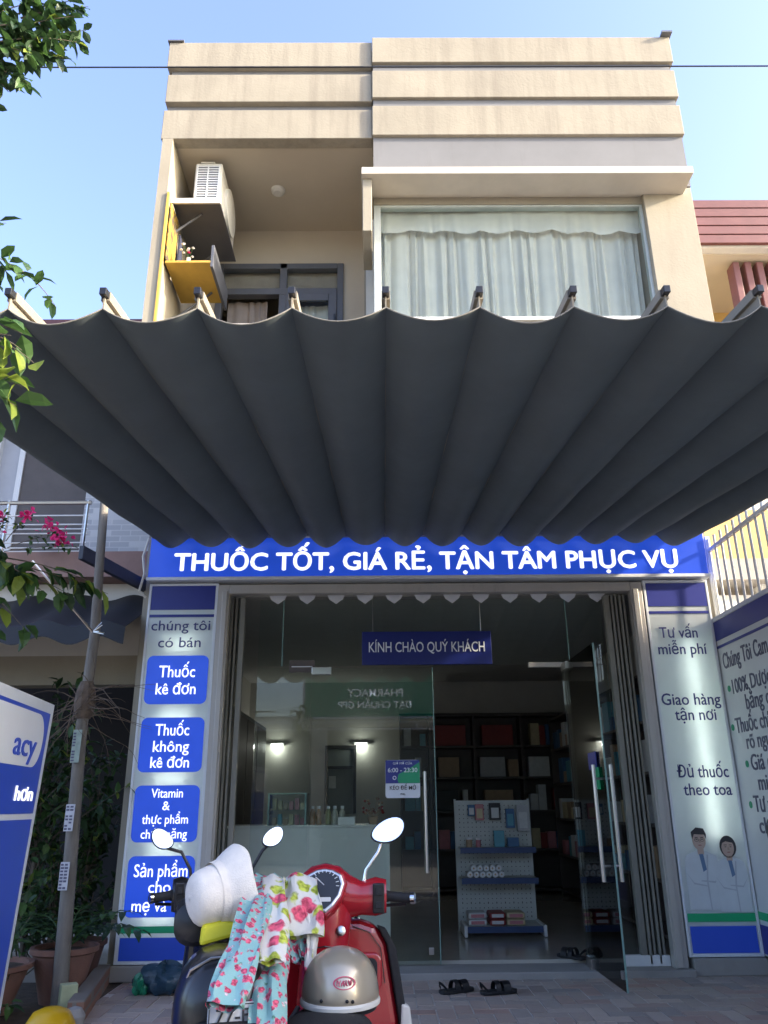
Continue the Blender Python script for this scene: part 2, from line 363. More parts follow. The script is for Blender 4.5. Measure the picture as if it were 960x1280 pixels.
# ------------------------------------------------------------------ the pharmacy building
b = thing("shop_building", "cream shophouse of stacked plaster bands above a wide glass shopfront", "building", (.43, 6.8, 0))
def bp(mb, name, mat, **k): return mb.build(name, mat, b, **k)
# ground floor shell
bp(MB().box(-2.06, -1.40, 6.79, 7.0, 0, 3.55).box(2.30, 2.96, 6.79, 7.0, 0, 3.55).box(-1.40, 2.30, 6.79, 7.0, 3.02, 3.55), "front_wall", m_cream)
bp(MB().box(-2.06, -1.96, 7.0, 12.4, 0, 3.55).box(2.86, 2.96, 7.0, 12.4, 0, 3.55).box(-1.96, 2.86, 12.3, 12.4, 0, 3.55), "interior_wall", m_inwall)
bp(B(-1.96, 2.86, 7.0, 12.3, 2.98, 3.06), "interior_ceiling", m_inceil)
bp(B(-1.96, 2.86, 6.99, 12.3, -.1, .07), "interior_floor", m_tile)
bp(MB().box(-1.42, 2.33, 6.64, 6.99, -.1, .045), "threshold", m_conc, bevel=.008)
bp(MB().box(-2.0, -1.42, 6.67, 6.79, 0, .105), "plinth", m_conc, bevel=.006); bp(MB().box(2.33, 2.88, 6.67, 6.79, 0, .115), "plinth", m_conc, bevel=.006)
# shopfront frame, jambs
bp(MB().box(-1.40, -1.29, 6.70, 6.79, .045, 3.02).box(2.196, 2.30, 6.70, 6.79, .045, 3.02).box(-1.29, 2.196, 6.70, 6.79, 2.94, 3.02)
   .box(-1.35, -1.305, 6.685, 6.70, .05, 2.96).box(2.21, 2.26, 6.685, 6.70, .05, 2.96), "shopfront_frame", m_alu, bevel=.006)
# folded gates stacked in the jambs
def gate(x0, n, dx, flip):
    mb = MB()
    for i in range(n):
        x = x0+dx*i
        mb.box(x, x+abs(dx)*.55, 6.80+.012*(i % 2), 6.90, .06, 2.93)
    o = mb.build("folding_gate", m_gate, b, bevel=.003); return o
gate(-1.285, 2, .034, 0); gate(2.045, 4, .036, 0)
bp(B(-1.21, -1.165, 6.81, 6.87, .06, 2.93), "gate_post", m_gate, bevel=.006)
bp(B(1.985, 2.035, 6.81, 6.87, .06, 2.93), "gate_post", m_gate, bevel=.006)
bp(B(1.58, 2.2, 6.80, 6.86, .046, .12), "gate_bottom_rail", m_white, bevel=.004)
# glass
YG = 6.785
bp(B(-1.05, 1.985, 6.92, 6.93, 2.345, 2.935), "transom_glass", m_glass)
bp(B(-1.05, -.585, 6.92, 6.93, .075, 2.335), "side_glass", m_glass)
bp(B(1.59, 1.985, 6.92, 6.93, .075, 2.335), "side_glass", m_glass)
for x in (-.845, 1.66): bp(B(x, x+.008, 6.915, 6.935, 2.345, 2.93), "glass_joint", m_gedge)
def leaf_door(root_label, hinge, ang, w):
    d = thing("glass_door", root_label, "door", (hinge[0], hinge[1], 0), ang)
    mb = MB().box(0, w, -.005, .005, .055, 2.325); mb.build("pane", m_glass, d, local=True)
    MB().box(w-.004, w+.003, -.006, .006, .055, 2.325).build("glass_edge", m_gedge, d, local=True)
    for z0, z1, x0, x1 in ((.045, .115, 0, .17), (2.27, 2.335, 0, .17)):
        MB().box(x0, x1, -.016, .016, z0, z1).build("patch_fitting", m_steel, d, local=True, bevel=.004)
    MB().box(w-.09, w-.05, -.012, .012, .12, .17).build("lock", m_steel, d, local=True, bevel=.005)
    for s in (-1, 1):
        mb = MB().tube([(w-.09, s*.062, .70), (w-.09, s*.062, 1.465)], .0145, 12)
        for z in (.80, 1.37): mb.tube([(w-.09, s*.004, z), (w-.09, s*.062, z)], .009, 8)
        mb.build("handle", m_steel, d, smooth=True, local=True)
    return d
dl = leaf_door("closed glass door leaf on the counter side with long steel handle and opening hours sticker", (-.58, 6.925), 0, 1.045)
dr = leaf_door("open glass door leaf swung out over the pavement with paired steel handles", (1.585, 6.86), R(-89.5), 1.0)
bp(B(1.30, 1.60, 6.905, 6.945, 2.318, 2.362), "transom_patch_fitting", m_alu, bevel=.005)
# upper floors: overhang
YU = 5.95
bp(MB().box(-2.06, 2.99, 6.02, 16, 3.55, 3.95), "floor_slab", m_ceil)
bp(MB().box(-2.06, -.03, YU, 6.05, 3.55, 5.12), "balcony_parapet", m_parapet)
bp(MB().box(-2.09, -.02, YU-.03, 6.09, 5.12, 5.165), "parapet_cap", m_conc, bevel=.006)
bp(MB().box(-2.06, -1.96, YU, 16, 3.55, 7.28), "side_wall", m_cream)
bp(MB().box(2.52, 2.98, YU, 6.35, 3.55, 6.66), "corner_pillar", m_cream, bevel=.004)
bp(MB().box(2.86, 2.98, 6.35, 16, 3.55, 7.28).box(-1.96, 2.98, 15.9, 16, 3.55, 7.28), "rear_wall", m_cream)
bp(MB().box(-.03, 2.52, YU+.03, 6.2, 3.55, 5.2), "window_apron", m_cream)
bp(MB().box(-.06, 2.53, YU-.01, 6.24, 5.2, 5.235), "window_sill", m_white, bevel=.004)
# balcony back wall with opening, room-side wall
bp(MB().box(-1.96, -1.75, 7.3, 7.42, 3.95, 7.3).box(-.36, -.12, 7.3, 7.42, 3.95, 7.3).box(-1.75, -.36, 7.3, 7.42, 6.84, 7.3), "balcony_back_wall", m_ceil)
bp(MB().box(-.12, 0.0, 6.72, 7.42, 3.95, 7.28), "balcony_return_wall", m_cream)
bp(MB().box(-2.06, 2.98, 6.05, 16, 7.30, 7.5), "roof_slab", m_ceil)
# balcony beam and bands (left), proud bands (right)
bp(MB().box(-2.08, -.032, YU, 6.08, 7.28, 7.64), "lower_band", m_parapet, bevel=.006)
bp(MB().box(-2.08, -.032, YU, 6.08, 7.75, 8.11), "middle_band", m_parapet, bevel=.006)
bp(MB().box(-2.10, -.032, YU, 6.08, 8.22, 8.55), "upper_band", m_parapet, bevel=.006)
bp(MB().box(-2.06, -.03, YU+.06, 6.2, 7.5, 8.5), "band_recess", m_grey)
bp(MB().box(-2.06, -1.9, 6.2, 16, 7.5, 8.5).box(2.86, 2.985, 6.2, 16, 7.5, 8.5), "side_parapet", m_parapet)
bp(MB().box(-.03, 3.0, 5.915, 6.2, 7.285, 7.655), "lower_band", m_parapet, bevel=.006)
bp(MB().box(-.03, 3.01, 5.915, 6.2, 7.765, 8.12), "middle_band", m_parapet, bevel=.006)
bp(MB().box(-.03, 3.02, 5.915, 6.2, 8.235, 8.575), "upper_band", m_parapet, bevel=.006)
bp(MB().box(-.02, 2.985, 5.95, 6.19, 6.68, 8.4), "band_recess", m_grey)
bp(MB().box(2.93, 3.035, 5.86, 6.22, 8.577, 8.6), "corner_flashing", m_dframe)
bp(MB().box(-2.115, -1.95, 5.93, 6.1, 8.552, 8.568), "corner_flashing", m_dframe)
# sunshade slab and its fin
bp(MB().box(-.13, 2.90, 5.68, 5.96, 6.585, 6.665).box(-.13, 2.52, 5.96, 6.3, 6.60, 6.66), "sunshade_slab", m_slab, bevel=.006)
bp(MB().box(-.12, -.035, 5.74, 6.3, 6.0, 6.584), "sunshade_fin", m_cream, bevel=.006)
bp(MB().box(-.02, 2.52, 6.0, 6.06, 6.52, 6.60), "window_head", m_cream)
# big window: frame, glass, curtains
wf = bp(MB().box(-.02, .045, 6.01, 6.08, 5.235, 6.52).box(2.495, 2.52, 6.01, 6.08, 5.235, 6.52).box(.045, 2.495, 6.01, 6.08, 6.50, 6.52).box(.045, 2.495, 6.01, 6.08, 5.235, 5.255), "window_frame", M("grey_green_aluminium", (.5, .54, .51), .4, .1), bevel=.004)
bp(B(.045, 2.495, 6.035, 6.045, 5.255, 6.50), "window_pane", m_wglass)
bp(MB().box(-.015, -.005, 6.08, 6.72, 5.2, 6.6), "side_window_pane", m_wglass)
def curtain(name, x0, x1, y, z0, z1, amp, per, mat, seedv, zb=None, n=220, lean=0):
    rnd = random.Random(seedv); ph = 0; mb = MB(); rows = 9; front = []
    phs = []
    for i in range(n+1):
        ph += 2*math.pi/(per*n/(x1-x0))*(1+.55*math.sin(i*.11+seedv)+rnd.uniform(-.2, .2)); phs.append(ph)
    rings = []
    for j in range(rows):
        t = j/(rows-1); row = []
        for i in range(n+1):
            x = x0+(x1-x0)*i/n; zz = z1+((z0 if zb is None else zb(x))-z1)*t
            a = amp*(.55+.6*t); row.append(V((x+.012*t*math.sin(phs[i]*.5+seedv)+lean*t*(x-x0), y+a*math.sin(phs[i])+a*.35*math.sin(phs[i]*2.3+1)+.01*math.sin(x*3+t*2), zz)))
        rings.append(row)
    mb.loft(rings, closed=False, cap=False)
    return mb.build(name, mat, b, smooth=True)
curtain("curtain", .03, 1.28, 6.16, 5.2, 6.42, .026, .125, m_curt, 1)
curtain("curtain", 1.24, 2.5, 6.175, 5.2, 6.42, .024, .135, m_curt, 4, lean=-.03)
curtain("curtain_valance", .02, 2.51, 6.10, 6.2, 6.56, .006, .21, m_curt, 2, zb=lambda x: 6.30-.035*abs(math.sin(x*math.pi/.33))+.012*math.sin(x*5))
bp(B(-.1, 2.6, 6.5, 6.52, 3.95, 7.28), "room_partition", m_inwall)
# balcony door
df = MB()
for x0, x1 in ((-1.75, -1.68), (-1.06, -.98), (-.43, -.36)): df.box(x0, x1, 7.27, 7.36, 3.95, 6.84)
df.box(-1.68, -.43, 7.27, 7.36, 6.77, 6.84).box(-1.68, -.43, 7.265, 7.36, 6.43, 6.51)
df.box(-.98, -.89, 7.25, 7.29, 3.95, 6.43).box(-.52, -.43, 7.25, 7.29, 3.95, 6.43).box(-.89, -.52, 7.25, 7.29, 6.34, 6.43)
bdoor = df.build("balcony_door", m_dframe, b, bevel=.006)
B(-1.68, -.43, 7.31, 7.32, 6.51, 6.77).build("pane", m_wglass, bdoor)
B(-.89, -.52, 7.265, 7.275, 3.95, 6.34).build("pane", m_wglass, bdoor)
B(-.46, -.44, 7.22, 7.25, 5.9, 6.15).build("handle", m_black, bdoor, bevel=.004)
bp(B(-1.75, -.36, 7.38, 7.41, 6.50, 6.80), "transom_blind", m_curt2)
curtain("door_curtain", -1.64, -1.2, 7.41, 3.97, 6.43, .02, .12, m_curt2, 3, n=60)
curtain("door_curtain", -.9, -.5, 7.40, 3.97, 6.36, .015, .1, m_curt, 6, n=60)
bp(MB().lathe([(.075, 7.298), (.07, 7.27), (.045, 7.25)], 20, T(-1.03, 6.66, 0)), "ceiling_lamp", m_offw, smooth=True)
bp(MB().box(-1.958, -1.945, YU+.02, 6.0, 5.165, 6.62).box(-1.955, -1.935, YU-.015, YU+.018, 5.165, 6.62), "yellow_wall_panel", m_yel)

# ------------------------------------------------------------------ things on the balcony
ac = thing("air_conditioner", "beige outdoor air conditioner unit on a bracket at the balcony wall", "air conditioner", (-1.66, 6.55, 6.68))
B(-1.79, -1.52, 6.2, 6.95, 6.68, 7.22).build("body", m_offw, ac, bevel=.02)
gr_ = MB()
for i in range(15): gr_.box(-1.765, -1.545, 6.188, 6.199, 6.74+i*.03, 6.752+i*.03)
for x in (-1.768, -1.662, -1.553): gr_.box(x, x+.012, 6.184, 6.199, 6.73, 7.18)
gr_.build("grille", m_white, ac)
B(-1.762, -1.548, 6.192, 6.1985, 6.735, 7.175).build("grille_backing", m_dframe, ac)
MB().lathe([(.235, 0), (.235, .03), (.2, .035), (.02, .04)], 28, T(-1.52, 6.6, 6.94) @ rot('Y', R(90))).build("fan_guard", m_offw, ac, smooth=True)
B(-1.74, -1.6, 6.2, 6.9, 7.222, 7.235).build("top_cover", m_offw, ac, bevel=.004)
br = thing("bracket_shelf", "cream sheet metal bracket shelf carrying the outdoor air conditioner unit", "bracket", (-1.72, 6.4, 6.6))
MB().box(-1.95, -1.49, 6.08, 6.98, 6.635, 6.655).build("shelf_board", m_dframe, br, bevel=.003)
MB().box(-1.955, -1.48, 6.06, 6.079, 6.60, 6.657).build("front_lip", m_offw, br)
for y in (6.25, 6.85):
    MB().tube([(-1.94, y, 6.42), (-1.70, y, 6.625)], .012, 6).tube([(-1.945, y, 6.18), (-1.945, y, 6.62)], .013, 6).build("strut", m_dframe, br)
sh_ = thing("altar_shelf", "yellow wooden wall shelf under the air conditioner holding a flower vase", "shelf", (-1.76, 6.35, 5.9))
MB().box(-1.945, -1.53, 6.05, 6.68, 5.905, 5.93).build("board", m_yel, sh_, bevel=.003)
MB().box(-1.527, -1.5, 6.05, 6.74, 5.86, 6.1).build("side_board", m_dframe, sh_, bevel=.003)
MB().tube([(-1.94, 6.5, 5.6), (-1.6, 6.5, 5.9)], .012, 6).build("strut", m_dframe, sh_)
m_orn = overlay(M("gilded_panel", (.5, .3, .05), .6, var=.3, scale=14), (.04, .04, .05), (1, 1, 1), .46, .54, 7, .9)
tag(MB().box(-1.94, -1.93, 6.02, 6.3, 5.932, 6.57).build("ornate_panel", m_orn, bevel=.002), "gilded black and yellow ornate panel leaning on the balcony wall", "panel")
tag(MB().prism([(0, 0), (.22, 0), (.07, .5), (0, .52)], (-1.925, 6.33, 5.932), Y1, Z1, (.015, 0, 0)).build("dark_cloth", M("navy_cloth", (.03, .035, .07), .8)), "dark navy cloth hanging behind the balcony flower vase", "cloth")
vs = thing("flower_vase", "small white vase of pink and white flowers on the yellow shelf", "vase", (-1.75, 6.12, 5.93))
MB().lathe([(.022, 5.931), (.03, 5.95), (.018, 5.99), (.022, 6.005)], 14, T(-1.75, 6.12, 0)).build("vase_body", m_white, vs, smooth=True)
fl = MB(); rr = random.Random(3)
for i in range(9):
    p = V((-1.75+rr.uniform(-.09, .07), 6.12+rr.uniform(-.05, .05), 6.03+rr.uniform(0, .12)))
    fl.tube([(-1.75, 6.12, 6.0), p], .002, 4, 1); fl.lathe([(.004, -.01), (.016, 0), (.006, .01)], 7, T(*p), rr.choice((0, 2, 2)))
fl.build("flowers", [m_pink, m_leafm, m_white], vs)

# ------------------------------------------------------------------ awning
aw = thing("awning", "dark grey pleated retractable awning sagging between rods over the shopfront", "awning", (.4, 4.5, 2.9))
K0, K1 = -6, 8; YF, YB = 2.5, 6.5
def rod(k, t):  # ridge line of the cloth under rod k
    return V((.035+.350*k+(.025-.017*k)*t, YF+(YB-YF)*t, 2.936+.474*t))
ra = random.Random(11); wob = [ra.uniform(.88, 1.14) for _ in range(40)]
NU, NT = 12, 26
def cloth(off):
    rows = []
    for j in range(NT+1):
        t = j/NT; row = []
        for k in range(K0, K1):
            a, c = rod(k, t), rod(k+1, t)
            for i in range(NU+(1 if k == K1-1 else 0)):
                u = i/NU; s = (.084+.03*t)*wob[k-K0]*(1+.05*math.sin(t*7+k*2.1))
                p = a.lerp(c, u); sag = s*(1-abs(2*u-1)**1.9)
                p.z -= sag+.0035*math.sin(t*23+k*1.7+u*5)*min(1, t*2)+.004*math.sin(t*(9+k % 5)+k*2.3)*math.sin(math.pi*u)+.0025*math.sin(t*41+u*9+k*3)*t*t
                p.y += -.03*(1-abs(2*u-1)**2)*(1-t)**6
                row.append(p+V((0, 0, off)))
        rows.append(row)
    return rows
lo, hi = cloth(0), cloth(.004)
mb = MB().loft(lo, 0, closed=False, cap=False).loft(hi, 1, closed=False, cap=False)
nrow = len(lo[0])
me_top = len(lo)*nrow
edge = []
for i in range(nrow-1): edge.append((i, i+1, me_top+i+1, me_top+i))
mb.f += [list(e) for e in edge]; mb.mi += [1]*len(edge)
mb.build("canopy_cloth", [m_awn, m_awntop], aw, smooth=True)
# hem along the front edge
hem = MB()
for k in range(K0, K1): hem.tube([p+V((0, -.002, .002)) for p in lo[0][(k-K0)*NU:(k-K0+1)*NU+1]], .0025, 5)
hem.build("front_hem", m_hem, aw)
for k in range(K0, K1+1):
    a, c = rod(k, 0), rod(k, 1); d = (c-a)
    def sec(p, w, h): return [p+V((-w, 0, 0)), p+V((w, 0, 0)), p+V((w, 0, h)), p+V((-w, 0, h))]
    MB().loft([sec(a+V((0, -.025, .05)), .0125, .03), sec(c+V((0, 0, .05)), .0125, .03)]).build("rod", m_black, aw, bevel=.002)
    # sleeve: the cloth rising from the ridge to the rod
    MB().loft([sec(a+V((0, .0, .0)), .003, .055), sec(c, .003, .055)]).build("rod_sleeve", m_awntop, aw)
    MB().loft([sec(a+V((0, .012, .047)), .0165, .038), sec(c+V((0, 0, .047)), .0165, .038)]).build("rod_pocket", m_awntop, aw)
MB().box(-1.96, 2.75, 6.52, 6.57, 3.40, 3.47).build("wall_rail", m_dframe, aw, bevel=.004)
for x in (-1.8, 2.6): MB().tube([(x, 6.55, 3.43), (x, 6.79, 3.5)], .02, 8).build("wall_bracket", m_dframe, aw)

# ------------------------------------------------------------------ shop signs
def lit_box(o, x0, x1, z0, z1, yb, yf, tubes):
    """housing of a light box with real tubes behind the translucent face"""
    t = .012
    MB().box(x0, x1, yb-.004, yb, z0, z1).box(x0, x0+t, yf, yb-.004, z0, z1).box(x1-t, x1, yf, yb-.004, z0, z1).box(x0+t, x1-t, yf, yb-.004, z0, z0+t).box(x0+t, x1-t, yf, yb-.004, z1-t, z1).build("housing", m_sframe, o)
    for p, q in tubes: MB().tube([p, q], .011, 8).build("lamp_tube", m_tube, o)
ms = thing("main_sign", "long backlit blue fascia sign with white slogan above the glass doors", "sign", (.44, 6.7, 3.06))
MB().box(-1.995, 2.88, 6.64, 6.789, 3.075, 3.50).build("face", m_bluelit, ms, bevel=.004)
MB().box(-2.005, 2.89, 6.632, 6.789, 3.045, 3.074).build("bottom_trim", m_sframe, ms, bevel=.003)
text(ms, "lettering", "THUỐC TỐT, GIÁ RẺ, TẬN TÂM PHỤC VỤ", (-1.772, 6.638, 3.132), X1, .152, m_wletter, w=4.39, heavy=.026)

ls = thing("services_sign", "tall white lightbox with blue rounded panels listing medicines beside the shop entrance", "sign", (-1.69, 6.7, .11))
lit_box(ls, -1.985, -1.39, .112, 3.03, 6.785, 6.712, [((-1.80, 6.765, 1.9), (-1.56, 6.765, 1.9)), ((-1.80, 6.765, .45), (-1.56, 6.765, .45)), ((-1.80, 6.765, 2.5), (-1.56, 6.765, 2.5)), ((-1.80, 6.765, 1.42), (-1.56, 6.765, 1.42)), ((-1.8, 6.765, .9), (-1.56, 6.765, .9))])
MB().box(-1.973, -1.402, 6.703, 6.711, .124, 3.018).build("face", m_face, ls)
fr = MB().box(-1.987, -1.965, 6.697, 6.712, .11, 3.032).box(-1.41, -1.388, 6.697, 6.712, .11, 3.032).box(-1.965, -1.41, 6.697, 6.712, 3.012, 3.032).box(-1.965, -1.41, 6.697, 6.712, .11, .13)
fr.build("rim", m_sframe, ls, bevel=.003)
xc = -1.688
def panel(z0, z1, m_, w=.515, r=.05): MB().prism(rrect(w, z1-z0, r), (xc, 6.702, (z0+z1)/2), X1, Z1, (0, -.003, 0)).build("blue_panel", m_, ls)
MB().box(-1.963, -1.412, 6.698, 6.703, 2.80, 3.01).build("header_band", m_bluedull, ls)
MB().box(-1.963, -1.412, 6.698, 6.703, 2.735, 2.758).build("header_stripe", m_bluedull, ls)
panel(2.005, 2.405, m_bluelit); panel(1.47, 1.897, m_bluelit); panel(.95, 1.37, m_bluelit); panel(.425, .852, m_bluelit)
MB().box(-1.963, -1.412, 6.698, 6.703, .318, .365).build("green_stripe", m_green, ls)
MB().box(-1.955, -1.42, 6.698, 6.703, .135, .288).build("footer_panel", m_blue, ls)
yt = 6.697
for s, z, h, w, mt_, bo in (("chúng tôi", 2.62, .085, .50, m_bletter, .004), ("có bán", 2.475, .085, .36, m_bletter, .004),
        ("Thuốc", 2.225, .095, .30, m_wletter, .012), ("kê đơn", 2.085, .09, .33, m_wletter, .012),
        ("Thuốc", 1.755, .09, .275, m_wletter, .01), ("không", 1.628, .085, .29, m_wletter, .01), ("kê đơn", 1.505, .083, .31, m_wletter, .01),
        ("Vitamin", 1.278, .068, .25, m_wletter, .006), ("&", 1.185, .066, None, m_wletter, .006), ("thực phẩm", 1.085, .066, .36, m_wletter, .006), ("chức năng", .978, .066, .36, m_wletter, .006),
        ("Sản phẩm", .705, .088, .41, m_wletter, .008), ("cho", .595, .08, .17, m_wletter, .008), ("mẹ và bé", .465, .082, .40, m_wletter, .008)):
    text(ls, "lettering", s, (xc, yt, z), X1, h, mt_, w=w, align='C', bold=0, heavy=bo*.3)

rs = thing("promise_sign", "tall white lightbox with blue lettering and two printed doctors beside the open door", "sign", (2.59, 6.7, .12))
lit_box(rs, 2.312, 2.872, .122, 3.03, 6.785, 6.712, [((2.645, 6.765, .95), (2.645, 6.765, 2.5))])
MB().box(2.324, 2.86, 6.703, 6.711, .134, 3.018).build("face", m_face, rs)
MB().box(2.31, 2.33, 6.697, 6.712, .12, 3.032).box(2.854, 2.874, 6.697, 6.712, .12, 3.032).box(2.33, 2.854, 6.697, 6.712, 3.012, 3.032).box(2.33, 2.854, 6.697, 6.712, .12, .142).build("rim", m_sframe, rs, bevel=.003)
MB().box(2.334, 2.85, 6.698, 6.703, 2.80, 3.005).build("header_band", m_bluedull, rs)
MB().box(2.334, 2.85, 6.698, 6.703, 2.735, 2.757).build("header_stripe", m_bluedull, rs)
MB().box(2.334, 2.85, 6.698, 6.703, .356, .413).build("green_stripe", m_green, rs)
MB().box(2.342, 2.842, 6.698, 6.703, .146, .326).build("footer_panel", m_blue, rs)
for s, xa, xb, z, h in (("Tư vấn", 2.40, 2.725, 2.525, .09), ("miễn phí", 2.372, 2.785, 2.385, .09), ("Giao hàng", 2.345, 2.835, 1.965, .092), ("tận nơi", 2.44, 2.78, 1.842, .09), ("Đủ thuốc", 2.395, 2.81, 1.395, .092), ("theo toa", 2.43, 2.815, 1.26, .088)):
    text(rs, "lettering", s, (xa, yt, z), X1, h, m_bletter, w=xb-xa, bold=.006)
def portrait(o, x, z, s, woman, y=6.699, u=X1):
    """flat printed figure in a white coat"""
    u = V(u); nrm = u.cross(Z1); O = V((x, y, z)); n = 0
    def pr(poly, k, mt_, nm):
        MB().prism([(a*s, c*s) for a, c in poly], O+nrm*(.0008*k), u, Z1, nrm*.0007).build(nm, mt_, fig)
    fig = MB().prism([(a*s, c*s) for a, c in ([(-.16, -.44), (-.17, -.1), (-.15, .02), (-.05, .06), (.05, .06), (.14, .02), (.17, -.1), (.16, -.44)])], O, u, Z1, nrm*.0007).build("printed_doctor", m_coat, o)
    pr([(-.03, .04), (-.03, .1), (.03, .1), (.03, .04), (0, -.01)], 1, m_skin, "neck")
    pr([(-.02, .035), (0, -.12), (.035, -.1), (.02, .035)], 2, m_tie, "tie")
    pr([(.05, .03), (.02, -.2), (.03, -.44), (.04, -.44), (.035, -.2), (.065, .03)], 2, m_coatl, "lapel")
    pr([(-.165, -.12), (-.1, -.21), (.02, -.235), (.02, -.245), (-.1, -.225)], 2, m_coatl, "sleeve_fold"); pr([(.16, -.12), (.1, -.2), (-.03, -.19), (-.03, -.2), (.1, -.215)], 3, m_coatl, "sleeve_fold")
    if woman: pr([(a*.085, .165+c*.105) for a, c in ell(1, 1)], 1, m_hair, "hair")
    pr([(a*.064-.004, .155+c*.085) for a, c in ell(1, 1)], 3, m_skin, "head")
    if woman: pr([(-.075, .15), (-.07, .23), (-.01, .265), (.06, .24), (.075, .16), (.055, .2), (-.02, .215), (-.055, .2)], 4, m_hair, "fringe")
    else: pr([(-.068, .165), (-.072, .23), (-.02, .27), (.05, .26), (.07, .21), (.066, .165), (.05, .205), (-.045, .21)], 4, m_hair, "fringe")
    pr([(-.004, .165), (.006, .165), (.012, .135), (-.008, .135)], 4, m_skind, "nose")
    for sx in (-1, 1): pr([(sx*.026-.016, .178), (sx*.026+.016, .178), (sx*.026+.014, .184), (sx*.026-.014, .184)], 4, m_hair, "eyebrow")
    if not woman:
        for sx in (-1, 1): MB().loft([[O+nrm*.0042+u*((sx*.027+a*kk_*.021)*s)+Z1*((.16+c*kk_*.016)*s) for a, c in ell(1, 1, 16)] for kk_ in (1, .8)], cap=False).build("glasses_rim", m_hair, fig)
    for sx in (-1, 1): pr([(sx*.026+a*.011, .163+c*.004) for a, c in ell(1, 1, 8)], 4, m_hair, "eye")
    pr([(a*.018, .112+c*.005) for a, c in ell(1, 1, 8)], 4, M("printed_mouth", (.4, .15, .14), .5), "mouth")
portrait(rs, 2.50, .80, .82, False); portrait(rs, 2.715, .755, .76, True, 6.694)

# sign along the right side wall
ws = thing("wall_banner", "grey-white banner of bulleted promises along the side wall, half out of view", "sign", (2.9, 5.0, .1))
MB().box(2.882, 2.93, 3.2, 6.715, .125, 2.66).build("face", m_face2, ws)
MB().box(2.875, 2.882, 3.2, 6.715, 2.49, 2.65).build("header_band", m_bluedull, ws)
MB().box(2.875, 2.882, 3.2, 6.715, 2.425, 2.445).build("header_stripe", m_bluedull, ws)
MB().box(2.875, 2.882, 3.2, 6.70, .37, .425).build("green_stripe", m_green, ws)
MB().box(2.875, 2.882, 3.2, 6.70, .14, .335).build("footer_panel", m_bluedull, ws)
MB().box(2.872, 2.935, 3.2, 6.717, 2.655, 2.69).build("top_trim", m_sframe, ws)
m_bgrey = M("grey_blue_letter", (.1, .1, .16), .5, var=.05)
for s, y, z, h, w, bul in (("Chúng Tôi Cam", 6.637, 2.245, .125, .80, 0), ("100% Dược", 6.535, 2.03, .11, .66, 6.60), ("bằng c", 6.34, 1.885, .115, .40, 0), ("Thuốc chín", 6.59, 1.725, .115, .66, 6.645), ("rõ ngu", 6.44, 1.595, .11, .40, 0),
        ("Giá c", 6.42, 1.435, .115, .34, 6.49), ("min", 6.35, 1.29, .11, .24, 0), ("Tư v", 6.48, 1.135, .115, .30, 6.54), ("chu", 6.45, .985, .11, .27, 0)):
    text(ws, "lettering", s, (2.881, y, z), (0, -1, 0), h, m_bgrey, w=w, bold=.008)
    if bul: MB().prism(ell(.026, .026, 12), (2.8815, bul, z+.05), -Y1, Z1, (-.004, 0, 0)).build("bullet", m_green, ws)
def side_portrait():
    fig = MB().prism([(-.1, -.4), (-.16, -.1), (-.05, .06), (.05, .06), (.2, -.1), (.2, -.4)], (2.8815, 6.27, .84), -Y1, Z1, (-.001, 0, 0)).build("printed_doctor", m_coat, ws)
    MB().prism([(a*.075, .15+c*.1) for a, c in ell(1, 1)], (2.8805, 6.27, .84), -Y1, Z1, (-.001, 0, 0)).build("hair", m_hair, fig)
    MB().prism([(a*.055+.01, .135+c*.08) for a, c in ell(1, 1)], (2.8795, 6.27, .84), -Y1, Z1, (-.001, 0, 0)).build("head", m_skin, fig)
side_portrait()
sw = thing("side_wall", "low cream side wall carrying the promises banner at the shop edge", "wall", (3.0, 4, 0))
MB().box(2.932, 3.06, .95, 6.79, -.1, 2.67).build("wall_face", m_cream, sw)
MB().box(2.89, 2.932, 2.2, 6.66, -.05, .12).build("plinth", m_conc, sw)

# plaque, stickers
pq = thing("welcome_plaque", "navy plaque with white greeting hanging under the transom glass", "sign", (.42, 6.9, 2.34))
MB().box(-.145, .985, 6.885, 6.905, 2.345, 2.635).build("board", m_navy, pq, bevel=.003)
text(pq, "lettering", "KÍNH CHÀO QUÝ KHÁCH", (-.085, 6.882, 2.455), X1, .085, m_wlet2, w=1.01, bold=.006)
for x in (-.05, .9): MB().tube([(x, 6.9, 2.63), (x, 6.9, 2.95)], .003, 5).build("cord", m_steel, pq)
hs = thing("opening_hours_sign", "small blue and green opening hours sticker on the closed glass door", "sign", (.19, 6.91, 1.26))
MB().prism(rrect(.285, .298, .02), (.193, 6.917, 1.41), X1, Z1, (0, -.003, 0)).build("board", m_wlet2, hs)
MB().box(.052, .334, 6.911, 6.9135, 1.375, 1.557).build("blue_field", m_bluedull, hs)
MB().prism([(.0, 0), (.175, 0), (.175, .165), (.09, .115), (.0, .07), (-.01, .03)], (.159, 6.9108, 1.376), X1, Z1, (0, -.001, 0)).build("green_field", m_green, hs)
text(hs, "lettering", "GIỜ MỞ CỬA", (.193, 6.909, 1.523), X1, .018, m_wlet2, w=.16, align='C')
text(hs, "lettering", "6:00 - 23:30", (.193, 6.909, 1.462), X1, .034, m_wlet2, w=.245, align='C', bold=.01)
text(hs, "lettering", "KÉO ĐỂ MỞ", (.193, 6.9125, 1.325), X1, .03, m_ink, w=.215, align='C', bold=.006)
text(hs, "lettering", "PULL", (.193, 6.9125, 1.285), X1, .013, m_ink, align='C')
MB().prism(ell(.016, .016, 14), (.125, 6.9105, 1.418), X1, Z1, (0, -.002, 0)).build("ring", m_wlet2, hs); MB().prism(ell(.010, .010, 12), (.125, 6.908, 1.418), X1, Z1, (0, -.0008, 0)).build("ring_hole", m_bluedull, hs)
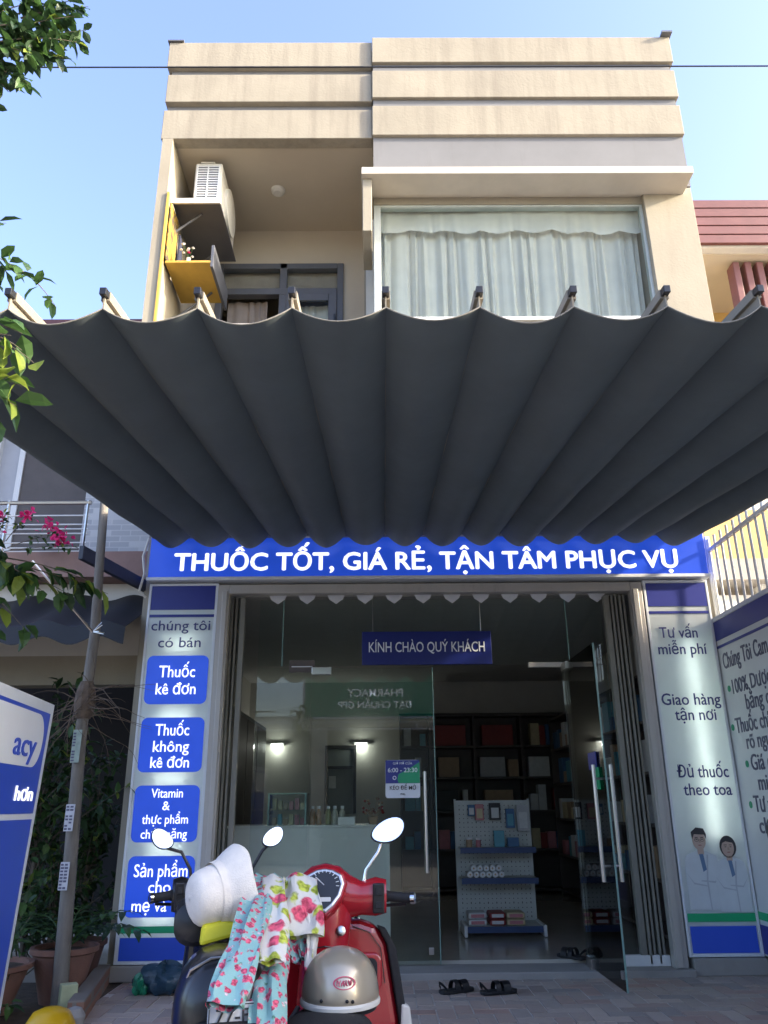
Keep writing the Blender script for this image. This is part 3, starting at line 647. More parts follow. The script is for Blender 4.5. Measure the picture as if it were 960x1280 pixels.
ex = thing("glass_notice", "faint white notice plate stuck high on the side glass", "notice", (-.66, 6.91, 2.28))
MB().box(-.775, -.555, 6.914, 6.918, 2.29, 2.395).build("plate", m_cab, ex); MB().box(-.755, -.575, 6.911, 6.914, 2.335, 2.343).build("line", m_face2, ex)
ds = thing("door_sticker", "small blue and green sticker on the open glass door by its handles", "sticker", (1.57, 6.0, 1.3))
MB().box(1.573, 1.579, 6.02, 6.24, 1.44, 1.56).build("blue_field", m_bluedull, ds); MB().box(1.572, 1.579, 5.98, 6.12, 1.30, 1.45).build("green_field", m_green, ds)

# ------------------------------------------------------------------ inside the shop
tr = MB()  # white cutouts stand in for bright gaps of light at the glass top
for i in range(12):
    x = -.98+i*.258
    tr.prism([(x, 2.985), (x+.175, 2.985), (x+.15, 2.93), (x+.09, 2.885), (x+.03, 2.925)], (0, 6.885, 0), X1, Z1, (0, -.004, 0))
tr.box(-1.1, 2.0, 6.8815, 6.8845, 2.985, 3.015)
tag(tr.build("scalloped_light_gaps", m_wlet2), "white scalloped shapes standing in for bright gaps of light along the top of the shopfront glass", "light shape")
ct = thing("shop_counter", "pale shop counter behind the glass with a raised block on top", "counter", (-.55, 7.5, .07))
MB().box(-1.3, .085, 7.4, 7.42, .12, 1.03).box(.065, .085, 7.42, 7.9, .12, 1.03).build("front_panel", m_counter, ct, bevel=.003)
MB().box(-1.32, .10, 7.38, 7.95, 1.03, 1.05).build("worktop", m_counter, ct, bevel=.004)
MB().box(-1.3, .085, 7.42, 7.9, .07, .12).build("kick_plate", m_cab, ct)
MB().box(-.365, -.215, 7.395, 7.55, 1.05, 1.115).build("raised_block", m_counter, ct, bevel=.003)
cs = thing("display_case", "glass display case of small medicine packs standing on the counter", "case", (-.8, 7.6, 1.05))
MB().box(-.98, -.975, 7.45, 7.75, 1.051, 1.3).box(-.655, -.65, 7.45, 7.75, 1.051, 1.3).box(-.975, -.655, 7.45, 7.455, 1.051, 1.3).box(-.98, -.65, 7.45, 7.75, 1.301, 1.306).box(-.975, -.655, 7.46, 7.75, 1.17, 1.175).build("pane", m_glass, cs)
MB().box(-.985, -.645, 7.445, 7.755, 1.305, 1.315).box(-.985, -.97, 7.445, 7.455, 1.05, 1.305).box(-.66, -.645, 7.445, 7.455, 1.05, 1.305).build("frame", m_gedge, cs)
rn = random.Random(5)
i = 0
for z in (1.052, 1.176):
    for k in range(6):
        x = -.95+k*.05; mm = m_box[rn.choice(["white", "pink", "cyan", "cream", "tan"])]
        tag(MB().box(x, x+.036, 7.5, 7.55, z, z+rn.uniform(.05, .1)).build("medicine_pack", mm, bevel=.002), ["medicine pack on the lower level of the counter display case", "medicine pack on the upper level of the counter display case"][z > 1.1], "box", "packs in the glass case")
def bottle(x, y, z, h, r_, mt_, label, cat="bottle", grp=None):
    t = thing("bottle", label, cat, (x, y, z), 0, grp)
    MB().lathe([(r_*.96, 0), (r_, .01), (r_, h*.66), (r_*.5, h*.8), (r_*.45, h*.86)], 14).build("bottle_body", mt_, t, smooth=True, local=True)
    MB().lathe([(r_*.58, h*.85), (r_*.58, h)], 12).build("cap", m_white, t, smooth=True, local=True)
for k, (x, mi_) in enumerate(((-.60, 0), (-.545, 0), (-.46, 2), (-.40, 1), (-.335, 1))):
    bottle(x, 7.6, 1.05, .155, .026, m_bottle[mi_], ["amber bottle on the counter next to the display case", "amber bottle on the counter next to the olive bottle", "olive bottle in the middle of the five counter bottles", "pale bottle on the counter touching the olive bottle side", "pale bottle on the counter closest to the raised block"][k], grp="bottles on the counter")
dp = thing("dried_flower_pot", "small pot of dried golden flowers at the end of the counter", "plant", (-.06, 7.55, 1.05))
MB().lathe([(.035, 1.051), (.05, 1.11), (.045, 1.115)], 14, T(-.06, 7.55, 0)).build("pot", m_box["tan"], dp, smooth=True)
fm = MB()
for k in range(24):
    p = V((-.06+rn.uniform(-.09, .09), 7.55+rn.uniform(-.05, .05), 1.14+rn.uniform(0, .13)))
    fm.tube([(-.06, 7.55, 1.1), p], .002, 4, 0); fm.lathe([(.004, -.012), (.016, 0), (.004, .012)], 6, T(*p), rn.choice((0, 1)))
fm.build("flowers", [m_box["tan"], m_box["red"]], dp)
# pegboard shelf
pg = thing("pegboard_rack", "white pegboard display rack with three blue shelves standing in the doorway", "rack", (1.14, 8.4, .07))
pb = MB().box(.77, 1.50, 8.55, 8.565, .13, 1.245)
for i in range(17):
    for j in range(26):
        if (i+j*2) % 1 == 0: pb.box(.80+i*.0415, .807+i*.0415, 8.545, 8.549, .18+j*.0405, .188+j*.0405+(.008 if i % 2 == 0 and j % 3 == 0 else 0), 1)
pb.build("pegboard", [m_pegw, m_dark], pg)
for x in (.755, 1.50): MB().box(x, x+.015, 8.54, 8.60, .07, 1.26).build("upright", m_pegw, pg)
for z, y0 in ((.815, 8.25), (.55, 8.22), (.155, 8.1)):
    s_ = MB().box(.775, 1.495, y0+.012, 8.54, z-.012, z).build("shelf_board", m_pegw, pg)
    MB().box(.772, 1.498, y0, y0+.012, z-.048, z+.004).build("shelf_edge", m_shelfb, s_)
for x in (.765, 1.49): MB().box(x, x+.03, 8.07, 8.5, .075, .17).build("leg", m_white, pg, bevel=.006)
def hung(x, z, w, h, mt_, lab, sub=None, d=.02, nm="hanging_pack"):
    t = thing(nm, lab, "pack", (x, 8.5, z))
    MB().box(x-w/2, x+w/2, 8.5-d, 8.52, z, z+h).build("packet", mt_, t, bevel=.004)
    if sub: MB().box(x-w*.34, x+w*.34, 8.497-d, 8.4995-d, z+h*.12, z+h*.72).build("print", sub, t)
    MB().tube([(x, 8.51, z+h-.005), (x, 8.51, z+h+.02), (x, 8.56, z+h+.025)], .003, 5).build("hook", m_steel, t)
hung(.92, 1.10, .07, .105, m_box["blue"], "small blue pack hung highest beside the pink pack", m_box["white"])
hung(1.0, 1.06, .085, .15, m_box["pink"], "pink pack hung on the pegboard rack's top row", m_box["cream"])
hung(1.155, 1.06, .11, .16, m_box["black"], "black framed pack hung mid pegboard rack", m_box["white"])
hung(1.305, .985, .085, .18, m_box["blue"], "long blue pack hung beside the silver blister pack", m_box["cyan"])
hung(1.43, .955, .12, .245, m_box["silver"], "silver blister pack hung at the pegboard's open door side", m_box["white"], .035)
for x, h, w, k, lab in ((.875, .085, .06, "tan", "small tan jar on the top blue shelf of the rack"), (.965, .08, .05, "pink", "small pink jar on the top blue shelf of the rack")):
    t = thing("jar", lab, "jar", (x, 8.4, .816)); MB().lathe([(w/2, .817), (w/2, .817+h*.8)], 14, T(x, 8.4, 0)).build("jar_body", m_box[k], t, smooth=True); MB().lathe([(w*.54, .817+h*.8), (w*.54, .817+h)], 14, T(x, 8.4, 0)).build("lid", m_white, t, smooth=True)
tag(MB().box(1.12, 1.22, 8.37, 8.43, .817, .965).build("carton", m_box["cyan"], bevel=.003), "tall light blue carton on the top blue shelf", "box")
tag(MB().box(1.25, 1.36, 8.37, 8.44, .817, .90).build("carton", m_box["blue"], bevel=.003), "low dark blue carton on the top blue shelf", "box")
for k in range(11):
    row = 0 if k < 6 else 1; x = .86+.06*(k if row == 0 else k-5.4); z = .551+.029+row*.054
    t = thing("bandage_roll", "white bandage roll in the %s row stacked on the middle shelf" % ("bottom", "top")[row], "roll", (x, 8.35, z), 0, "bandage rolls on the middle shelf")
    MB().lathe([(.0275, 0), (.0285, .004), (.0285, .126), (.0275, .13)], 16, rot('X', R(90)) @ T(0, 0, -.06)).build("roll_body", m_white, t, smooth=True, local=True)
    MB().lathe([(.009, 0), (.009, .002)], 8, rot('X', R(90)) @ T(0, 0, .0695)).build("core", m_box["tan"], t, local=True)
for k, (x, w, mt_) in enumerate(((.9, .17, "white"), (1.085, .15, "red"), (1.255, .17, "cream"))):
    for j in range(2):
        t = thing("tissue_pack", "%s pack on the bottom shelf of the rack, %s of its pair" % (("white pillow-shaped", "red and white", "cream flowered")[k], ("lower", "upper")[j]), "pack", (x, 8.28, .157+j*.056), 0, "packs on the bottom shelf")
        MB().box(x-w/2, x+w/2, 8.16, 8.4, .158+j*.056, .21+j*.056).build("wrapper", m_box[mt_], t, bevel=.015)
        MB().box(x-w*.36, x+w*.36, 8.157, 8.161, .17+j*.056, .198+j*.056).build("print", m_box["white" if k == 1 else "pink"], t)
# back of the room
cb = thing("wall_cabinet", "dark wall cabinet of open cells at the back of the shop", "cabinet", (1.6, 12.1, .07))
MB().box(.3, 2.84, 12.22, 12.29, .07, 2.5).build("back_panel", m_cab, cb)
for z in (.1, .6, 1.1, 1.55, 1.98, 2.42): MB().box(.3, 2.84, 11.9, 12.22, z, z+.03).build("shelf", m_cab, cb)
for x in (.3, .72, 1.36, 2.05, 2.81): MB().box(x, x+.03, 11.905, 12.215, .07, 2.45).build("divider", m_cab, cb)
for x, k, w, lab in ((.80, "red", .46, "red gift box in the cabinet cell by the counter"), (1.50, "red", .45, "red gift box in the cabinet cell above the rack")):
    tag(MB().box(x, x+w, 11.95, 12.15, 2.012, 2.30).build("gift_box", m_box[k], bevel=.005), lab, "box")
for x, k, w, lab in ((.85, "tan", .3, "tan box on the cabinet shelf under the red gift box"), (1.45, "silver", .36, "silver grey box on the cabinet shelf beside the tan box"), (2.15, "white", .3, "white box on the cabinet shelf towards the side wall"), (.78, "black", .34, "dark box on the low cabinet shelf"), (1.5, "tan", .4, "tan box on the low cabinet shelf")):
    z = 1.582 if "low" not in lab else 1.132
    tag(MB().box(x, x+w, 11.95, 12.15, z, z+.27).build("carton", m_box[k], bevel=.004), lab, "box")
for z in (.63, 1.13, 1.58, 2.01):
    x = .36
    while x < 2.75:
        w_ = rn.uniform(.06, .16)
        busy = {1.13: ((.76, 1.14), (1.48, 1.92)), 1.58: ((.83, 1.17), (1.43, 1.83), (2.13, 2.47)), 2.01: ((.78, 1.28), (1.48, 1.97))}.get(z, ())
        if not any((a < x+w_ and x < b_) for a, b_ in busy+((.71, .76), (1.35, 1.40), (2.04, 2.09))) and rn.random() < .93:
            tag(MB().box(x, x+w_-.008, 11.93, 12.1, z+.001, z+rn.uniform(.14, .36)).build("medicine_box", m_box[rn.choice(["white", "white", "blue", "tan", "cream", "pink", "cyan", "silver", "red"])], bevel=.003), "medicine box in the packed rows on the dark wall cabinet", "box", "medicine boxes on the wall cabinet")
        x += w_
for z in (.577, 1.027, 1.477, 1.927):
    y = 7.4
    while y < 11.5:
        w_ = rn.uniform(.1, .3)
        if rn.random() < .8: tag(MB().box(2.47, 2.7, y, y+w_-.02, z+.001, z+rn.uniform(.12, .32)).build("medicine_box", m_box[rn.choice(["white", "blue", "tan", "cream", "pink", "cyan", "silver"])], bevel=.003), "medicine box lined up on the dark side shelving", "box", "medicine boxes on the side shelving")
        y += w_
sc_ = thing("side_shelving", "dark tall shelving along the inner side wall of the shop", "shelving", (2.65, 9.6, .07))
MB().box(2.81, 2.855, 7.3, 11.8, .07, 2.35).build("back_panel", m_cab, sc_)
for z in (.12, .55, 1.0, 1.45, 1.9, 2.32): MB().box(2.45, 2.81, 7.3, 11.8, z, z+.025).build("shelf", m_cab, sc_)
for y in (7.3, 8.4, 9.5, 10.6, 11.77): MB().box(2.452, 2.808, y, y+.03, .07, 2.32).build("divider", m_cab, sc_)
lsg = thing("medicine_cabinet", "grey medicine cabinet against the wall behind the counter", "cabinet", (-1.7, 9.5, .07))
MB().box(-1.95, -1.6, 8.2, 11.6, .07, 2.25).build("carcass", m_clad, lsg)
for y in (8.22, 9.06, 9.9, 10.74): MB().box(-1.599, -1.585, y, y+.8, 1.0, 2.2).build("glazed_door", m_cab, lsg, bevel=.004)
bw_ = thing("back_window", "dark framed window in the wall behind the counter", "window", (-.58, 12.28, 1.2))
MB().box(-.80, -.76, 12.24, 12.3, 1.1, 2.05).box(-.38, -.34, 12.24, 12.3, 1.1, 2.05).box(-.76, -.38, 12.24, 12.3, 2.0, 2.05).box(-.76, -.38, 12.24, 12.3, 1.72, 1.76).build("frame", m_dark, bw_)
MB().box(-.76, -.38, 12.27, 12.29, 1.1, 2.0).build("pane", m_clad, bw_); MB().box(-.74, -.64, 12.262, 12.2695, 1.45, 1.62).build("notice", m_white, bw_)
for x, lab in ((-1.52, "lit lamp on the back wall close to the medicine cabinet"), (-.27, "lit lamp on the back wall above the dark window frame")):
    t = thing("wall_lamp", lab, "lamp", (x, 12.2, 2.0), 0, "lit lamps at the back of the shop")
    MB().box(x-.1, x+.1, 12.24, 12.3, 2.06, 2.09).build("bracket", m_white, t)
    MB().lathe([(.012, 2.015), (.028, 2.02), (.03, 2.04), (.012, 2.06)], 14, T(x, 12.2, 0)).build("bulb", m_lamp, t, smooth=True)
# footwear
def sandal(x, y, rz, lab, name="sandal", z=0):
    t = thing(name, lab, "sandal", (x, y, z), R(rz), None)
    out = [(-.045, -.12), (-.05, -.06), (-.042, 0), (-.052, .07), (-.035, .125), (0, .14), (.04, .115), (.05, .06), (.04, -.01), (.045, -.08), (.03, -.125), (0, -.135)]
    MB().prism(out, (0, 0, .002), X1, Y1, Z1*.022).build("sole", m_rub, t, local=True, bevel=.006)
    for y0, y1, hh in ((.02, .075, .055), (-.035, .0, .06)):
        rg = []
        for i in range(11):
            a = math.pi*i/10; rg.append([V((-.052*math.cos(a), yy, .016+hh*math.sin(a)+dz)) for yy, dz in ((y0, 0), (y1, 0), (y1, .005), (y0, .005))])
        MB().loft(rg).build("strap", m_black, t, smooth=True, local=True)
    rg = [[V((-.042*math.cos(a)*1.0, -.1-.035*math.sin(a), .02+.04*math.sin(a)+q+dz)) for q, dz in ((0, 0), (.018, 0), (.018, .001), (0, .001))] for a in (math.pi*i/10 for i in range(11))]
    MB().loft(rg).build("heel_strap", m_black, t, smooth=True, local=True)
sandal(.52, 6.22, -62, "black strapped sandal lying apart from the other on the pavers, on the counter side")
sandal(.80, 6.17, -72, "black strapped sandal on the pavers nearest the open glass door")
sandal(1.50, 7.02, 40, "dark slipper just inside the doorway by the open door", "slipper", .07)

# ------------------------------------------------------------------ plants helper
def leaf(mb, p, d, up, L, W, m=0, fold=.25, droop=.2):
    d = d.normalized(); s = d.cross(up)
    if s.length < 1e-4: s = d.orthogonal()
    s.normalize(); n = s.cross(d).normalized()
    c1 = p+d*L*.35-n*0; c2 = p+d*L*.72-n*L*droop*.4; tip = p+d*L*.98-n*L*droop
    w1, w2 = W*.5, W*.4
    mb.add([p, c1+s*w1+n*fold*w1, c2+s*w2+n*fold*w2, tip, c2-s*w2+n*fold*w2, c1-s*w1+n*fold*w1, c1, c2],
           [(0, 6, 1), (6, 7, 2, 1), (7, 3, 2), (0, 5, 6), (5, 4, 7, 6), (4, 3, 7)], m)
def rdir(r, down=.3):
    while True:
        q = V((r.uniform(-1, 1), r.uniform(-1, 1), r.uniform(-1, 1)))
        if .1 < q.length < 1: return (q.normalized()+V((0, 0, -down))).normalized()
LV = [m_leafd, m_leafm, m_leafy]
def sprig(fo, br, a, bnd, rnd, n, L, mw=(5, 4, 1), rad=.012, spread=.5, droop=.35):
    """a twig from a to bnd with leaves in alternate pairs, denser to its tip"""
    a, bnd = V(a), V(bnd); mid = (a+bnd)/2+V((rnd.uniform(-.06, .06), rnd.uniform(-.06, .06), .05)); pts = []
    for i in range(9):
        t = i/8; pts.append(a.lerp(mid, t).lerp(mid.lerp(bnd, t), t))
    br.tube(pts, [rad*(1-.75*i/8) for i in range(9)], 5)
    dr = (bnd-a).normalized()
    for i in range(n):
        t = rnd.uniform(.3, 1); f = t*8; i0 = min(7, int(f)); p = pts[i0].lerp(pts[i0+1], f-i0)
        d = (dr*.5+rdir(rnd, droop)).normalized()
        leaf(fo, p+rdir(rnd, 0)*.015, d, V((rnd.uniform(-.5, .5), rnd.uniform(-.5, .5), 1)), L*rnd.uniform(.7, 1.2), L*rnd.uniform(.4, .55), rnd.choices((0, 1, 2), mw)[0], rnd.uniform(.05, .4), rnd.uniform(.1, .5))

# ------------------------------------------------------------------ tree at the kerb
t = thing("street_tree", "leafy street tree with drooping branches reaching in beside the awning", "tree", (-3.0, 2.4, -.02))
rd = random.Random(21); fo, br_ = MB(), MB()
MB().tube([(-3.0, 2.4, -.05), (-2.97, 2.42, 1.2), (-3.03, 2.5, 2.6), (-2.95, 2.7, 4.0), (-2.9, 2.9, 5.6)], [.13, .11, .09, .065, .03], 12).build("trunk", m_bark, t, smooth=True)
def limb(pts, r0): br_.tube(pts, [r0*(1-.7*i/(len(pts)-1)) for i in range(len(pts))], 7)
limb([(-2.96, 2.6, 3.3), (-2.6, 3.0, 4.3), (-2.3, 3.3, 5.1), (-2.15, 3.4, 5.4)], .045)
limb([(-2.97, 2.6, 3.1), (-2.6, 3.0, 3.7), (-2.2, 3.3, 3.95)], .03)
limb([(-3.0, 2.5, 2.2), (-2.5, 3.2, 2.5), (-2.1, 3.8, 2.45)], .03)
limb([(-3.0, 2.4, 2.0), (-2.2, 2.1, 2.5), (-1.5, 2.0, 2.5)], .025)
limb([(-2.95, 2.8, 4.6), (-2.9, 3.2, 5.6), (-2.7, 3.4, 6.2)], .04)
# crown above and beyond the frame
for k in range(46):
    c = V((-2.75+rd.gauss(0, .38), 3.3+rd.gauss(0, .35), 5.75+rd.gauss(0, .38)))
    if c.x > -1.95 and c.z < 5.7: continue
    sprig(fo, br_, (-2.6, 3.2, 5.2+rd.uniform(0, .5)), c, rd, 16, .1)
# tips that show in the sky
for a, e, n in (((-2.3, 3.35, 5.35), (-1.75, 3.4, 5.62), 26), ((-2.25, 3.3, 5.25), (-1.69, 3.4, 5.39), 30), ((-2.2, 3.4, 5.5), (-1.85, 3.45, 5.58), 24), ((-2.3, 3.3, 5.3), (-1.9, 3.4, 5.3), 30),
                ((-2.3, 3.35, 5.3), (-1.98, 3.4, 5.08), 26), ((-2.35, 3.35, 5.2), (-2.08, 3.4, 5.02), 22), ((-2.25, 3.35, 5.4), (-1.98, 3.4, 5.45), 30), ((-2.3, 3.3, 5.45), (-2.0, 3.35, 5.68), 28),
                ((-2.2, 3.3, 5.3), (-1.9, 3.5, 5.45), 26), ((-2.4, 3.3, 5.2), (-2.12, 3.4, 5.2), 26), ((-2.3, 3.4, 5.55), (-1.8, 3.4, 5.75), 24), ((-2.3, 3.3, 5.2), (-1.95, 3.3, 5.2), 26), ((-2.4, 3.3, 5.5), (-2.15, 3.4, 5.6), 26), ((-2.1, 3.4, 5.4), (-1.7, 3.4, 5.5), 22), ((-2.2, 3.4, 5.3), (-1.8, 3.4, 5.28), 22), ((-2.3, 3.3, 5.2), (-2.0, 3.4, 5.1), 24), ((-2.3, 3.4, 5.1), (-2.15, 3.4, 4.88), 10), ((-2.1, 3.4, 5.6), (-1.72, 3.42, 5.72), 20), ((-2.2, 3.3, 5.4), (-1.95, 3.35, 5.35), 26)):
    sprig(fo, br_, a, e, rd, n, .095, rad=.006, mw=(8, 4, .5))
for a, e, n in (((-2.2, 3.3, 3.95), (-1.95, 3.4, 4.1), 9), ((-2.15, 3.3, 3.93), (-1.76, 3.4, 3.76), 16), ((-2.15, 3.3, 3.9), (-1.9, 3.4, 3.8), 14), ((-1.85, 3.38, 3.8), (-1.62, 3.4, 3.58), 8), ((-2.15, 3.35, 3.9), (-1.95, 3.4, 3.68), 10)):
    sprig(fo, br_, a, e, rd, n, .1, rad=.005, mw=(5, 5, 1))
for a, e, n in (((-1.3, 2.0, 2.5), (-1.03, 2.0, 2.45), 8), ((-1.3, 2.0, 2.45), (-1.02, 2.02, 2.34), 9), ((-1.3, 2.0, 2.35), (-1.06, 2.0, 2.22), 7), ((-1.35, 2.0, 2.5), (-1.07, 2.0, 2.5), 6), ((-1.3, 2.0, 2.5), (-1.0, 2.02, 2.42), 8), ((-1.3, 2.0, 2.4), (-1.03, 2.02, 2.28), 8), ((-1.3, 2.0, 2.55), (-1.05, 2.02, 2.52), 6)):
    sprig(fo, br_, a, e, rd, n, .095, rad=.004, mw=(1, 5, 4), droop=.7)
for a, e, n in (((-2.1, 3.8, 2.45), (-1.72, 4.0, 2.24), 18), ((-2.1, 3.85, 2.4), (-1.60, 4.0, 2.24), 14), ((-2.0, 3.9, 2.42), (-1.53, 4.1, 2.33), 12), ((-2.1, 3.9, 2.4), (-1.85, 4.0, 2.32), 16), ((-2.1, 3.9, 2.35), (-1.80, 4.0, 2.06), 12), ((-2.0, 3.9, 2.4), (-1.45, 4.15, 2.28), 10), ((-2.1, 3.8, 2.4), (-1.92, 3.9, 2.0), 10), ((-2.1, 3.8, 2.5), (-1.95, 3.9, 2.45), 12)):
    sprig(fo, br_, a, e, rd, n, .125, rad=.005, mw=(3, 5, 2), droop=.6)
fo.build("crown", LV, t); br_.build("branch", m_bark, t, smooth=True)

# ------------------------------------------------------------------ wooden post with roots and stickers
po = thing("wooden_post", "grey wooden post with stickers and a tuft of hanging roots", "post", (-2.06, 5.85, 0))
ppts = [(-2.055, 5.85, -.05), (-2.085, 5.83, .9), (-2.11, 5.81, 1.7), (-2.09, 5.80, 2.4), (-2.12, 5.8, 3.0), (-2.14, 5.8, 3.5)]
MB().tube(ppts, [.052, .045, .041, .037, .033, .031], 12).build("shaft", m_wood, po, smooth=True)
rr = random.Random(4); ro = MB()
for k in range(46):
    a = rr.uniform(0, 2*math.pi); q = V((-2.1+.05*math.cos(a), 5.8+.05*math.sin(a), 1.9+rr.uniform(-.12, .12)))
    L_ = rr.uniform(.15, .55); pts = [q]; d = V((math.cos(a), math.sin(a)*.6, rr.uniform(-.4, .5)))
    for i in range(6):
        d += V((rr.uniform(-.3, .3), rr.uniform(-.3, .3), -.12+rr.uniform(-.3, .3))); d.normalize(); pts.append(pts[-1]+d*L_/6)
    ro.tube(pts, [.0042*(1-.12*i) for i in range(7)], 4)
ro.lathe([(.05, 1.80), (.07, 1.85), (.075, 1.92), (.065, 2.0), (.045, 2.06)], 12, T(-2.105, 5.805, 0))
ro.build("root_tuft", M("dry_roots", (.13, .095, .07), .95, var=.3, scale=20), po)
def sticker(z0, z1, x, mt_, rows):
    s_ = MB().box(x-.03, x+.03, 5.745, 5.749, z0, z1).build("sticker", mt_, po)
    ink = MB(); n = int((z1-z0)/.02)
    for c in range(rows):
        for i in range(n):
            if rr.random() < .86: ink.box(x-.026+c*.026, x-.004+c*.026-rr.uniform(0, .005), 5.743, 5.7452, z0+.008+i*.02, z0+.02+i*.02)
    ink.build("lettering", M("sticker_ink", (.1, .1, .16), .6), s_)
sticker(.70, .87, -2.085, m_sticker, 2); sticker(1.06, 1.23, -2.095, m_sticker, 2); sticker(1.50, 1.72, -2.108, M("sticker_green", (.3, .38, .33), .6, var=.2, scale=20), 1)

# ------------------------------------------------------------------ left neighbour
nb = thing("neighbour_house", "neighbouring house with grey stone cladding and white railed balcony", "house", (-4.2, 8.2, 0))
MB().box(-3.0, -2.1, 7.6, 7.75, 3.42, 5.9).build("clad_wall", m_tilewall, nb)
MB().box(-9, -2.1, 6.98, 7.76, 3.18, 3.42).build("balcony_slab", M("dusty_pink_slab", (.27, .17, .145), .85, var=.12), nb)
MB().box(-9, -3.0, 8.2, 8.35, 3.42, 6.0).build("balcony_wall", M("pale_grey_wall", (.42, .43, .46), .8, var=.08, scale=2), nb)
MB().box(-9, -2.1, 7.5, 8.4, 5.9, 6.12).build("eave", m_cream, nb); MB().box(-9, -2.12, 7.44, 8.5, 6.12, 6.24).build("roof_edge", m_slatred, nb)
for x in (-5.2, -3.95): 
    w_ = MB().box(x, x+.9, 8.15, 8.2, 3.45, 5.3).build("window", m_cab, nb); MB().box(x-.06, x, 8.13, 8.21, 3.42, 5.36).box(x+.9, x+.96, 8.13, 8.21, 3.42, 5.36).box(x-.06, x+.96, 8.13, 8.21, 5.3, 5.36).build("frame", m_white, w_)
for z, r_ in ((3.93, .02), (3.80, .007), (3.71, .007), (3.665, .007), (3.62, .007), (3.53, .007), (3.48, .007), (3.445, .007)): MB().tube([(-6.5, 7.05, z), (-2.72, 7.05, z)], r_, 6).build("rail", m_steel if r_ > .01 else m_white, nb)
for x in (-2.75, -3.5, -4.3, -5.1): MB().tube([(x, 7.05, 3.42), (x, 7.05, 3.95)], .014, 6).build("rail_post", m_steel, nb)
MB().box(-9, -2.08, 7.2, 7.4, 2.24, 2.5).build("lintel", m_cream, nb); MB().box(-9, -2.08, 7.2, 7.4, 2.5, 3.17).build("front_wall", m_inwall, nb)
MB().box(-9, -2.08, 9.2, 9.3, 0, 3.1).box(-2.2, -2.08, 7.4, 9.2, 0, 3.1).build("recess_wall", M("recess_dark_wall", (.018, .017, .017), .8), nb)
na = thing("neighbour_awning", "dark corrugated awning sheet with wavy lower edge over the neighbour's front", "awning", (-4, 6.9, 2.5))
rows = []
for j, (y, z) in enumerate(((7.38, 3.14), (6.9, 2.85), (6.42, 2.62), (6.40, 2.5))):
    rows.append([V((-7+4.93*i/120, y, z+(.028*math.sin(i*.56) if j < 3 else -.02+.035*math.sin(i*.56)))) for i in range(121)])
top = [[p+V((0, .0, .006)) for p in r_] for r_ in rows]
MB().loft(rows, closed=False, cap=False).loft(top, closed=False, cap=False).build("corrugated_sheet", M("charcoal_sheet", (.014, .015, .018), .6, var=.15), na, smooth=True)
MB().tube([(-7, 6.45, 2.6), (-2.1, 6.45, 2.6)], .018, 6).build("edge_bar", m_black, na)
rbm = MB(); dv = (V((-2.03, 6.95, 3.05))-V((-2.29, 5.85, 3.06))); 
p0 = V((-2.29, 5.85, 3.0)); sd_ = dv.normalized().cross(Z1).normalized()*.02
rbm.loft([[p0+sd_, p0-sd_, p0-sd_+Z1*.11, p0+sd_+Z1*.11], [p0+dv+sd_, p0+dv-sd_, p0+dv-sd_+Z1*.10, p0+dv+sd_+Z1*.10]])
tag(rbm.build("roof_beam", M("dark_blue_beam", (.035, .04, .055), .55), bevel=.004), "dark steel beam end jutting out past the wooden post", "beam")
tag(MB().tube([(-2.01, 6.62, 3.42), (-2.04, 6.6, 3.25), (-2.02, 6.62, 3.1), (-2.05, 6.62, 2.95), (-2.0, 6.66, 2.9)], .012, 7).build("cable_conduit", m_offw, smooth=True), "thin white cable conduit bending down beside the main sign", "conduit")
rdm = MB().tube([(-2.45, 5.4, 2.85), (-2.0, 5.5, 2.36)], .009, 6)
for k in range(8): rdm.tube([(-2.0, 5.5, 2.36), (-2.0+rr.uniform(0, .1), 5.5+rr.uniform(-.05, .05), 2.36+rr.uniform(-.05, .09))], .003, 4)
tag(rdm.build("antenna_rod", m_steel), "thin grey rod with splayed wire end across the post", "rod")
bo = thing("bougainvillea", "bougainvillea with magenta bracts trailing on the neighbour's balcony rail", "plant", (-3.1, 6.85, 3.43))
fb, sb = MB(), MB()
for a, e, n in (((-3.4, 6.95, 3.45), (-2.9, 6.85, 3.55), 30), ((-3.4, 6.9, 3.5), (-3.15, 6.8, 3.72), 20), ((-3.4, 6.9, 3.4), (-2.75, 6.8, 3.4), 26), ((-3.5, 6.9, 3.5), (-3.4, 6.8, 3.72), 20)):
    sprig(fb, sb, a, e, rr, n, .06, rad=.005)
for c, s_, n in (((-2.87, 6.78, 3.5), .06, 60), ((-2.98, 6.8, 3.62), .05, 22), ((-3.18, 6.8, 3.70), .05, 26), ((-3.45, 6.8, 3.70), .06, 26)):
    for k in range(n): leaf(fb, V(c)+V((rr.gauss(0, s_*.7), rr.gauss(0, s_*.5), rr.gauss(0, s_*.6))), rdir(rr, 0), V((rr.uniform(-1, 1), rr.uniform(-1, 1), 1)), .045, .04, 3, .3)
fb.build("foliage", LV+[m_pink], bo); sb.build("stem", m_bark, bo)

